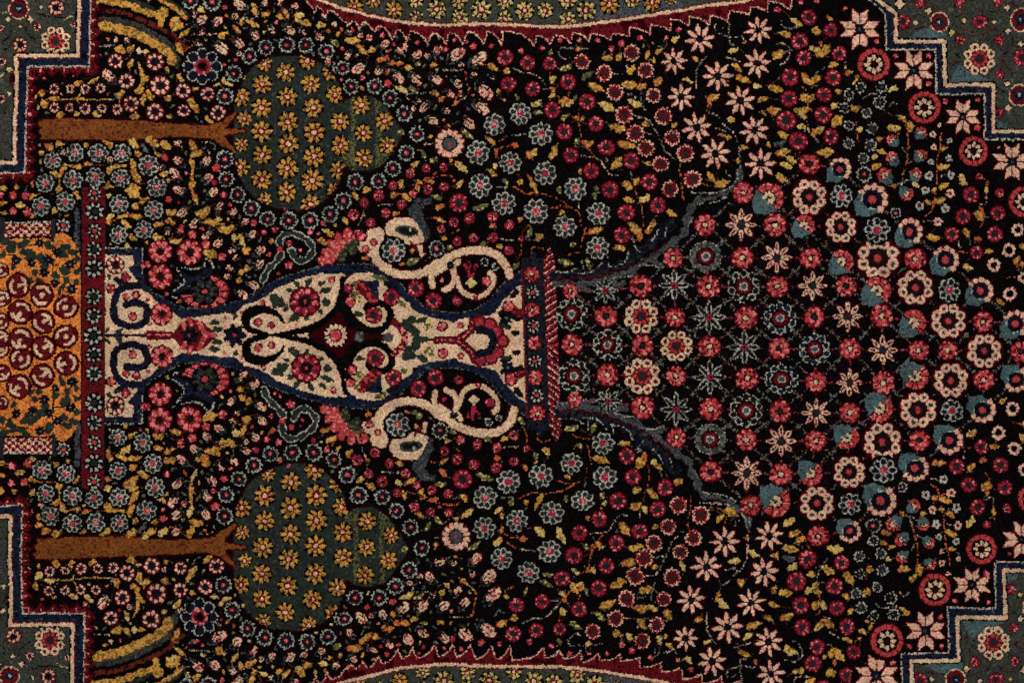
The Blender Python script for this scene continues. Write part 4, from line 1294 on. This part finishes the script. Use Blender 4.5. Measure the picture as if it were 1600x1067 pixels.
# great leaves that open from the collar
for lo in (0, 1):
    pg = part('great_leaf')
    B2 = lambda P: both(curve(P))[lo][1]
    stroke(B2(T(801, 356, 390, 455, 600, 445, 800, 420, 980, 370, 1120, 290, 1250, 190, 1380, 80, 1480, -30)), 15.5, 'navy', pg, alt='charcoal', wobble=2.0)
    for P in (T(801, 356, 840, 400, 850, 320), T(801, 356, 1120, 270, 1140, 120), T(801, 356, 1360, 90, 1400, -40), T(801, 356, 640, 430, 660, 320)):
        stroke(both(P)[lo][1], 6, 'navy', pg, taper=True)
    stroke(B2(T(801, 356, 390, 520, 600, 530, 800, 505, 950, 450, 1100, 405, 1250, 310, 1400, 220, 1500, 130, 1600, 60) + T(1068, 178, 25, 1010, 50, 950, 80, 870, 120, 815, 200, 800, 280, 770, 380, 740, 470, 690, 520, 630, 530, 540)), 10, 'slate', pg, alt='fieldgreen', wobble=1.8)
    for P in (T(801, 356, 900, 480, 1000, 540, 1040, 520), T(801, 356, 1120, 420, 1200, 490), T(801, 356, 1300, 300, 1390, 360), T(801, 356, 620, 560, 720, 590), T(801, 356, 1440, 200, 1530, 190)):
        stroke(both(P)[lo][1], 8, 'slate', pg, alt='fieldgreen')
    stroke(B2(T(801, 356, 400, 485, 560, 488, 750, 468, 960, 415, 1150, 350, 1320, 240, 1450, 130)), 3.5, 'maroon', pg, dots=.25, alt='crimson')
    stroke(B2(T(1068, 178, 180, 775, 280, 765, 330, 745)), 3.5, 'maroon', pg)
    for P in (T(801, 356, 400, 412, 520, 412, 620, 372), T(801, 356, 610, 432, 740, 412, 840, 330), T(801, 356, 880, 370, 1040, 332, 1090, 220), T(801, 356, 1265, 165, 1335, 85, 1365, 10), T(801, 356, 1125, 110, 1150, 180, 1190, 225),
              T(801, 356, 1440, 0, 1430, 80), T(801, 356, 650, 310, 655, 385), T(801, 356, 895, 250, 905, 360), T(801, 356, 400, 552, 560, 560, 660, 605), T(801, 356, 920, 480, 1000, 462, 1130, 452, 1200, 492, 1190, 430), T(801, 356, 1160, 352, 1300, 350, 1380, 385),
              T(1068, 178, 75, 735, 180, 740, 330, 735, 450, 680, 505, 600, 510, 530), T(1068, 178, 100, 850, 200, 835, 300, 825, 420, 775), T(1068, 178, 545, 560, 545, 640), T(1068, 178, 40, 1050, 90, 960)):
        stroke(B2(P), 1.9, 'white', pg, dots=.25, alt='grey')

# gold and green fronds at the upper left
for lo in (0, 1):
    pf = part('frond')
    G = lambda P: both(curve(P))[lo][1]
    stroke(G(T(0, 0, 930, 195, 1100, 205, 1250, 245, 1400, 315, 1540, 400, 1600, 450) + T(267, 0, 40, 540, 65, 610)), 12, 'fieldgreen', pf, alt='charcoal', wobble=.8)
    stroke(G(T(0, 0, 960, 245, 1100, 268, 1250, 312, 1400, 385, 1520, 455, 1600, 525) + T(267, 0, 12, 570)), 14, 'gold', pf, alt='ochre', wobble=1.0)
    stroke(G(T(0, 0, 950, 100, 1150, 125, 1300, 180, 1450, 245, 1600, 320) + T(267, 0, 80, 395, 185, 495)), 7, 'russet', pf, alt='maroon')
    pf = part('frond')
    stroke(G(T(0, 0, 1150, -20, 1350, 50, 1480, 130)), 8, 'crowngreen', pf, alt='charcoal')
    stroke(G(T(0, 0, 890, 0, 1050, 22, 1200, 48, 1300, 90, 1400, 125, 1480, 155)), 10, 'gold', pf, alt='ochre', wobble=1.0)
    q = both(T(0, 0, 1525, 120))[lo][1][0]; disc(q[0], q[1], 17, 'gold', pf, alt='ochre')
    stroke(both(T(0, 0, 1515, 150, 1500, 230))[lo][1], 9, 'gold', pf)
    pf = part('frond')
    stroke(G(T(0, 0, 1520, -30, 1600, 30) + T(267, 0, 70, 80, 150, 150)), 8, 'crowngreen', pf, alt='charcoal')
    stroke(G(T(0, 0, 1480, -10, 1600, 60) + T(267, 0, 60, 100, 145, 175)), 6.5, 'gold', pf, alt='ochre', wobble=.8)

# grey scrolls and the fan palmettes beside the vase
for lo in (0, 1):
    pg = part('scroll')
    for P, w in ((T(267, 356, 1020, 165, 1032, 85, 1120, 50, 1220, 80, 1310, 150, 1325, 230, 1250, 305, 1165, 290, 1130, 215), 11), (T(267, 356, 1035, 250, 980, 320, 920, 380, 885, 430, 860, 495), 11)):
        stroke(both(curve(P))[lo][1], w, 'crowngreen', pg, edge='white', edge_w=1.7, wobble=1.1, alt='charcoal')
    pz = part('side_palmette')
    cx, cy = both(T(267, 356, 315, 598))[lo][1][0]
    s = window(cx - 45, cy - 40, cx + 45, cy + 40)
    dx = QX[s] - cx; dy = (QY[s] - cy) * (-1 if lo else 1)
    r1 = np.hypot(dx / 39, dy / 27); th = np.arctan2(dy / 27, dx / 39)
    side = (th > -1.35) & (th < 2.9)
    y = np.full(dx.shape, C['crimson'], np.int16)
    k = (th * 14 / (2 * math.pi)) % 1
    y[(np.abs(k - .5) < .34) & (r1 > .5) & (r1 < .94)] = C['coral']
    y[(y == C['coral']) & (rng.random(y.shape) < .35)] = C['pink']
    put(s, (r1 < 1) & side, y, pz)
    r2 = np.hypot(dx, dy) / 21
    e, kk, u, v = petals(r2, th % (2 * math.pi), 8, .66, .32, .20)
    put(s, r2 < 1.05, C['black'], pz); put(s, e < 1, C['charcoal'], pz); put(s, (e < 1) & (rnd(e.shape) < .4), C['fieldgreen'], pz); put(s, r2 < .22, C['coral'], pz)
    for P in (T(267, 356, 10, 610, 110, 565, 165, 500, 90, 410), T(267, 356, 165, 490, 290, 450, 370, 400, 390, 330)):
        stroke(both(curve(P))[lo][1], 12, 'blue', pz, alt='navy', taper=True)
    for P in (T(267, 356, 10, 600, 70, 560, 120, 500, 60, 380), T(267, 356, 100, 370, 200, 390, 300, 360, 330, 290), T(267, 356, 330, 290, 385, 330, 400, 380), T(267, 356, 20, 640, 60, 660)):
        stroke(both(curve(P))[lo][1], 3, 'white', pz, dots=.45)

# ---------------------------------------------------------------- read the design
items = []
ox = oy = 0
for ln in DESIGN.strip().splitlines():
    ln = ln.strip()
    if ln.startswith('@'):
        _, a, b = ln.split(); ox, oy = float(a), float(b); continue
    onaxis = ln.startswith('=')
    if onaxis: ln = ln[1:]
    kind, rest = ln.split(None, 1)
    if kind[0] == 'v':
        v = [float(a) for a in rest.split()]
        P = T(ox, oy, *v[1:])
        items.append((kind, P, v[0] / Z, onaxis)); continue
    for it in rest.split(','):
        v = [float(a) for a in it.split()]
        if kind in 'yoegf': items.append((kind, T(ox, oy, *v[:4]), v[4] / Z, onaxis))
        elif kind == 'K': items.append((kind, T(ox, oy, *v[:4]), 0, onaxis))
        else: items.append((kind, T(ox, oy, v[0], v[1]), v[2] / Z, onaxis, *v[3:]))

# lattice between the flowers of the spray
lat = []
for it in items:
    if it[0] in 'HDAsPQUT' and it[1][0][0] > 870 and it[1][0][1] > 250 and not (it[0] == 'P' and it[1][0][1] < 300):
        for lo, q in (both(it[1])[:1] if it[3] else both(it[1])): lat.append(q[0])
lat = np.array(lat)
pl = part('lattice', kind='stuff')
for i in range(len(lat)):
    for j in range(i):
        d = lat[i] - lat[j]; L_ = np.hypot(*d)
        if L_ > 84: continue
        if abs(d[1]) < 14 or abs(d[0]) < 14:
            if L_ < 66: stroke([lat[i], lat[j]], 3.2, 'raspberry', pl, dots=.55, alt='grey', only=lambda s: REG[s] == 0)
        elif L_ > 40:
            stroke([lat[i], lat[j]], 4.6, 'grey', pl, dots=.60, alt='russet', only=lambda s: REG[s] == 0)

for it in items:                                     # stems
    if it[0][0] != 'v': continue
    for lo, Q in both(it[1]):
        own = OWNER.get(region_at(*Q[len(Q) // 2]), -1)
        pid = part('vine', own)
        t = it[0][1]
        Q = curve(Q, 4)
        w = max(it[2], 1.9)
        if t == 'o': stroke(Q, w, 'orange', pid, dots=.26, alt='russet')
        elif t == 'y': stroke(Q, w * 1.1, 'gold', pid, dots=.05, alt='ochre', taper=w > 3)
        elif t == 'p': stroke(Q, w * 1.1, 'grey', pid, dots=.28, alt='rosecream')
        elif t == 'm': stroke(Q, w, 'maroon', pid, dots=.1, alt='crimson')
        elif t == 'k': stroke(Q, w, 'black', pid, dots=.05)
        elif t == 'c': stroke(Q, w, 'straw', pid, dots=.2)
# fine tendrils that tie leaves to blossoms and fill the ground
spots, lv = [], []
for it in items:
    if it[0][0] == 'v': continue
    for lo, Q in (both(it[1])[:1] if it[3] else both(it[1])):
        if region_at(*Q[0]) == 0:
            if it[0] in 'yoe': lv.append(np.vstack(Q))
            elif it[0] in 'RMNBbSdwKuEI': spots.append(Q.mean(0))
spots = np.array(spots)
ptn = part('tendrils', kind='stuff')
free = lambda s: REG[s] == 0
for Q in lv:
    for e in Q:
        d = np.hypot(*(spots - e).T)
        for k in np.argsort(d)[:1]:
            if 9 < d[k] < 46 and rng.random() < .75:
                a, b = e, spots[k]; n = np.array([-(b - a)[1], (b - a)[0]]) * rng.uniform(-.28, .28)
                q = rng.random()
                stroke(curve([a, (a + b) / 2 + n, b], 5), 1.9, 'russet' if q < .25 else 'grey' if q < .6 else 'orange' if q < .75 else 'slate', ptn, dots=.42, alt='russet', only=free)
for it in items:                                     # leaves
    if it[0] in 'yoegf':
        for lo, Q in both(it[1]): leaf(*Q[0], *Q[1], it[2], it[0])
for it in items:                                     # buds
    if it[0] == 'K':
        for lo, Q in both(it[1]): bud(*Q[0], *Q[1])
for it in items:                                     # flowers
    if it[0][0] == 'v' or it[0] in 'yoegfK': continue
    st = rng.bit_generator.state
    for lo, Q in (both(it[1])[:1] if it[3] else both(it[1])):
        flower(it[0], Q[0][0], Q[0][1], it[2], lo, it[4] if len(it) > 4 else None)

# small sprigs in the open ground left of the spray
taken = (YARN != 0) | (REG != 0)
def grow(m, n):
    for _ in range(n):
        m = m | np.roll(m, 1, 0) | np.roll(m, -1, 0) | np.roll(m, 1, 1) | np.roll(m, -1, 1)
    return m
near = grow(taken, 4)
cand = np.argwhere(~near & (gx > 40) & ((gx < 520) | ((gx < 740) & (np.abs(gy - 530) > 340))))
rng.shuffle(cand)
kept = []
occ = np.zeros(SH, bool)
for j, i in cand:
    x, y = gx[j, i], gy[j, i]
    if occ[j, i] or (x > 868 and 400 < y < 690) or (x > 960 and rng.random() < .5): continue
    occ[max(0, j - 7):j + 8, max(0, i - 7):i + 8] = True
    kept.append((x, y))
for x, y in kept:
    q = rng.random(); a = rng.random() * 6.28
    l = rng.uniform(2.6, 4.6)
    tone = 'e' if q < .25 else 'g' if q < .5 else 'o' if q < .58 else 'y' if q < .70 else ''
    if tone: leaf(x - l * math.cos(a), y - l * math.sin(a), x + l * math.cos(a), y + l * math.sin(a), rng.uniform(2.8, 4.2), tone)
    elif q < .84: flower('d', x, y, rng.uniform(2.2, 3.2))
    else: bud(x - l * math.cos(a), y - l * math.sin(a), x + l * math.cos(a), y + l * math.sin(a))

# ---------------------------------------------------------------- borders of panels, drawn over the flowers they cut
for key, c in (('TL', TL), ('TR', TR)):
    for lo in (0, 1):
        pid, cd, Q = PANEL[key, lo]
        g = lambda P: both(P)[lo][1]
        outline = g(c['pale'] + c['corner'])
        if key == 'TL':
            P = g(c['pale']); pf = part('toothed_edge', pid)
            s = window(P[:, 0].min() - 25, P[:, 1].min() - 25, P[:, 0].max() + 25, P[:, 1].max() + 25)
            d, arc, tot = seg_dist(QX[s], QY[s], P)
            out = ~inside(QX[s], QY[s], outline)
            saw = (arc / 18.5) % 1.0
            lim = 5.0 + 11 * (1 - np.abs(saw - .45) * 1.9)
            put(s, out & (d < lim + 2.5), C['maroon'], pf)
            put(s, out & (d < lim), C['crimson'], pf)
            put(s, out & (d < lim) & (d > 5) & (rng.random(d.shape) < .35), C['maroon'], pf)
            put(s, out & (d < 8.5) & (np.abs(saw - .5) * 18.5 < 1.1) & (rng.random(d.shape) < .7), C['pink'], pf)
        pk = part('border_ground', pid)
        stroke(g(c['cream']), 10.5, 'black', pk, only=lambda s: inside(QX[s], QY[s], Q))
        bl = g(c['blue']); cr = g(c['cream'])
        stroke(cr, 11, 'crimson', pk, only=lambda s: ~inside(QX[s], QY[s], Q))
        pb = part('blue_border', pid)
        stroke(bl, 12.5 if key == 'TL' else 10.5, 'blue', pb)
        pc = part('cream_border', pid)
        stroke(cr, 5.6, 'cream', pc, wobble=.3)
        pp = part('pale_line', pid)
        stroke(g(c['pale']), 2.3, 'white', pp, dots=.12, alt='rosecream')
for lo in (0, 1):
    pid, cd = MED[lo]
    g = lambda P: both(P)[lo][1]
    pt = part('toothed_edge', pid)
    band = np.vstack([g(MC), g(MT)[::-1]])
    fill(band, 'crimson', pt)
    s = window(band[:, 0].min(), band[:, 1].min(), band[:, 0].max(), band[:, 1].max())
    m = (PID[s] == pt) & (smooth_noise(QX[s].shape, 5, 1.0) > .7); YARN[s][m] = C['maroon']
    stroke(g(MT), 2.0, 'rosecream', pt, dots=.15, alt='pink')
    pc = part('cream_border', pid)
    stroke(curve(g(MC)), 8.5, 'crimson', pc)
    stroke(curve(g(MC)), 4.6, 'cream', pc, wobble=.3)

# ---------------------------------------------------------------- uneven dyeing, knot by knot
def mix(a, *bs):
    for b, f in bs:
        m = (YARN == C[a]) & ((rng.random(SH) if rng.random() < .4 else rnd(SH)) < f); YARN[m] = C[b]
mix('cream', ('rosecream', .22), ('straw', .05)); mix('rosecream', ('cream', .22), ('pink', .05))
mix('black', ('soot', .12)); mix('crimson', ('maroon', .20)); mix('blue', ('navy', .36), ('slate', .04))
mix('fieldgreen', ('crowngreen', .20), ('slate', .08)); mix('crowngreen', ('charcoal', .18), ('darkgreen', .15), ('fieldgreen', .1))
mix('amber', ('gold', .10), ('orange', .22), ('crimson', .03)); mix('brown', ('russet', .14), ('ochre', .015)); mix('teal', ('slate', .22), ('grey', .04))
mix('navy', ('black', .14), ('blue', .05)); mix('white', ('grey', .12)); mix('gold', ('ochre', .08), ('amber', .10)); mix('slate', ('charcoal', .12), ('grey', .06))
# ---------------------------------------------------------------- keep the 300 largest of each kind of part
cnt = np.bincount(PID.ravel(), minlength=len(PARTS))
remap = np.arange(len(PARTS))
by = {}
for i, p in enumerate(PARTS):
    if p['parent'] < 0 and cnt[i] and p.get('role') != 'empty': by.setdefault(p['name'], []).append(i)
for nm, ids in by.items():
    if len(ids) > 300:
        ids.sort(key=lambda i: -cnt[i])
        kids = set(ids[300:])
        st = part('small_' + {'leaf': 'leaves'}.get(nm, nm + 's'), kind='stuff')
        for i in ids[300:]: remap[i] = st
        for i, p in enumerate(PARTS):
            if p['parent'] in kids: remap[i] = st
remap = np.concatenate([remap, np.arange(len(remap), len(PARTS))])
PID = remap[PID]
# crumbs left by overlaps go back to what lies under them
cnt = np.bincount(PID.ravel(), minlength=len(PARTS))
crumbs = np.array([0 < cnt[i] < 3 for i in range(len(PARTS))])
parents = {p['parent'] for i, p in enumerate(PARTS) if cnt[i]}
for i in np.nonzero(crumbs)[0]:
    if i in parents: crumbs[i] = False
up = np.array([max(p['parent'], 0) for p in PARTS])
m = crumbs[PID]
PID[m] = up[PID[m]]

# ---------------------------------------------------------------- pile: one tuft per knot
Z0 = 0.004
def wx(px): return (px - PW / 2) * MM
def wy(py): return (PH / 2 - py) * MM
lev = LEV[YARN] + smooth_noise(SH, 24, .12)
pad = np.pad(lev, 1, mode='edge')
CZ = (pad[:-1, :-1] + pad[1:, :-1] + pad[:-1, 1:] + pad[1:, 1:]) / 4.0
cxx, cyy = np.meshgrid(np.arange(NX + 1) * KN, np.arange(NY + 1) * KN)
jx = rng.normal(0, .17 * KN, cxx.shape); jy = rng.normal(0, .17 * KN, cxx.shape)
for a in (jx, jy): a[0] = a[-1] = 0; a[:, 0] = a[:, -1] = 0
CV = np.stack([wx(cxx + jx), wy(cyy + jy), Z0 + (CZ + rng.normal(0, .10, CZ.shape)) * MM], -1)
AV = np.stack([wx(gx + rng.normal(0, .22 * KN, SH)), wy(gy + rng.normal(0, .22 * KN, SH)), Z0 + (lev + .75 + rng.normal(0, .28, SH)) * MM], -1)

def tufts(name, jj, ii, yarn, cv, av):
    n = len(jj)
    co = np.empty((n, 5, 3), np.float32)
    co[:, 0] = cv[jj, ii]; co[:, 1] = cv[jj, ii + 1]; co[:, 2] = cv[jj + 1, ii + 1]; co[:, 3] = cv[jj + 1, ii]; co[:, 4] = av[jj, ii]
    base = (np.arange(n) * 5)[:, None, None]
    tri = np.array([[1, 0, 4], [2, 1, 4], [3, 2, 4], [0, 3, 4]])[None] + base
    me = bpy.data.meshes.new(name)
    me.vertices.add(n * 5); me.loops.add(n * 12); me.polygons.add(n * 4)
    me.vertices.foreach_set('co', co.ravel())
    me.loops.foreach_set('vertex_index', tri.astype(np.int32).ravel())
    me.polygons.foreach_set('loop_start', np.arange(0, n * 12, 3, dtype=np.int32))
    used, idx = np.unique(yarn, return_inverse=True)
    for u in used: me.materials.append(MATS[u])
    me.polygons.foreach_set('material_index', np.repeat(idx.astype(np.int32), 4))
    me.update(calc_edges=True)
    return me

carpet = bpy.data.objects.new('carpet', None)
scene.collection.objects.link(carpet)
carpet.empty_display_size = 0.2
carpet['label'] = 'dark hand-knotted wool carpet with a cream vase, cypress trees and flower spray, filling the view'
carpet['category'] = 'carpet'

flat = PID.ravel()
order = np.argsort(flat, kind='stable')
ids, start = np.unique(flat[order], return_index=True)
end = np.append(start[1:], len(order))
groups = {int(i): order[a:b] for i, a, b in zip(ids, start, end)}
need = set(groups)
for i in list(need):
    p = PARTS[i]['parent']
    while p >= 0: need.add(p); p = PARTS[p]['parent']
OBJ = {}
yf = YARN.ravel()
for i in sorted(need, key=lambda i: (PARTS[i]['parent'] >= 0, PARTS[i]['parent'] >= 0 and PARTS[PARTS[i]['parent']]['parent'] >= 0, i)):
    p = PARTS[i]
    if i in groups:
        g = groups[i]
        o = bpy.data.objects.new(p['name'], tufts(p['name'], g // NX, g % NX, yf[g], CV, AV))
    else:
        o = bpy.data.objects.new(p['name'], None); o.empty_display_size = 0.03
    scene.collection.objects.link(o)
    o.parent = carpet if p['parent'] < 0 else OBJ[p['parent']]
    if p.get('kind'): o['kind'] = p['kind']
    OBJ[i] = o

# the carpet goes on past the frame: the pattern turns over at the edge, in coarser knots
MG = 120
Yp = np.pad(YARN, MG, mode='symmetric')[::2, ::2]
hy, hx = Yp.shape
K2 = KN * 2
cxx, cyy = np.meshgrid(np.arange(hx + 1) * K2 - MG * KN, np.arange(hy + 1) * K2 - MG * KN)
l2 = LEV[Yp]; pd = np.pad(l2, 1, mode='edge')
cz = (pd[:-1, :-1] + pd[1:, :-1] + pd[:-1, 1:] + pd[1:, 1:]) / 4
CV2 = np.stack([wx(cxx), wy(cyy), Z0 + cz * MM], -1)
gx2, gy2 = np.meshgrid((np.arange(hx) + .5) * K2 - MG * KN, (np.arange(hy) + .5) * K2 - MG * KN)
AV2 = np.stack([wx(gx2 + rng.normal(0, .5, gx2.shape)), wy(gy2 + rng.normal(0, .5, gx2.shape)), Z0 + (l2 + .9 + rng.normal(0, .3, l2.shape)) * MM], -1)
out = (gx2 < 0) | (gx2 > NX * KN) | (gy2 < 0) | (gy2 > NY * KN)
jj, ii = np.nonzero(out)
o = bpy.data.objects.new('outer_pile', tufts('outer_pile', jj, ii, Yp[jj, ii], CV2, AV2))
scene.collection.objects.link(o); o.parent = carpet; o['kind'] = 'stuff'

# ---------------------------------------------------------------- backing, bound edge and floor
def plain(name, rgb, rough, nscale):
    m = bpy.data.materials.new(name); m.use_nodes = True
    N, L = m.node_tree.nodes, m.node_tree.links
    b = N['Principled BSDF']; b.inputs['Roughness'].default_value = rough
    tc = N.new('ShaderNodeNewGeometry'); nz = N.new('ShaderNodeTexNoise'); nz.inputs['Scale'].default_value = nscale; nz.inputs['Detail'].default_value = 6
    rp = N.new('ShaderNodeValToRGB')
    c = srgb(rgb)
    rp.color_ramp.elements[0].position = .3; rp.color_ramp.elements[1].position = .7
    rp.color_ramp.elements[0].color = (*(c * .75), 1); rp.color_ramp.elements[1].color = (*np.minimum(c * 1.2, 1), 1)
    L.new(tc.outputs['Position'], nz.inputs['Vector']); L.new(nz.outputs['Fac'], rp.inputs['Fac']); L.new(rp.outputs['Color'], b.inputs['Base Color'])
    return m
def box(name, x0, x1, y0, y1, z0, z1, mat, parent=None):
    v = [(x, y, z) for z in (z0, z1) for x, y in ((x0, y0), (x1, y0), (x1, y1), (x0, y1))]
    f = [(3, 2, 1, 0), (4, 5, 6, 7), (0, 1, 5, 4), (1, 2, 6, 5), (2, 3, 7, 6), (3, 0, 4, 7)]
    me = bpy.data.meshes.new(name); me.from_pydata(v, [], f); me.materials.append(mat); me.update()
    o = bpy.data.objects.new(name, me); scene.collection.objects.link(o); o.parent = parent
    return o
X0, X1 = wx(-MG * KN), wx(-MG * KN + hx * K2)
Y1, Y0 = wy(-MG * KN), wy(-MG * KN + hy * K2)
cotton = plain('cotton_backing', (150, 132, 104), .9, 300)
wrap = plain('wool_binding', (52, 12, 16), .9, 200)
box('backing', X0, X1, Y0, Y1, 0.0005, 0.0034, cotton, carpet)
for a in ((X0 - .008, X0, Y0 - .008, Y1 + .008), (X1, X1 + .008, Y0 - .008, Y1 + .008), (X0, X1, Y0 - .008, Y0), (X0, X1, Y1, Y1 + .008)):
    box('bound_edge', *a, 0.0003, 0.0052, wrap, carpet)
fl = box('floor', -3.5, 3.5, -3.0, 3.0, -0.02, 0.0, plain('floor_grey', (96, 94, 92), .7, 8))
fl['kind'] = 'structure'
print('PARTS', len(OBJ), 'knots', NX * NY, {k: len(v) for k, v in by.items()})
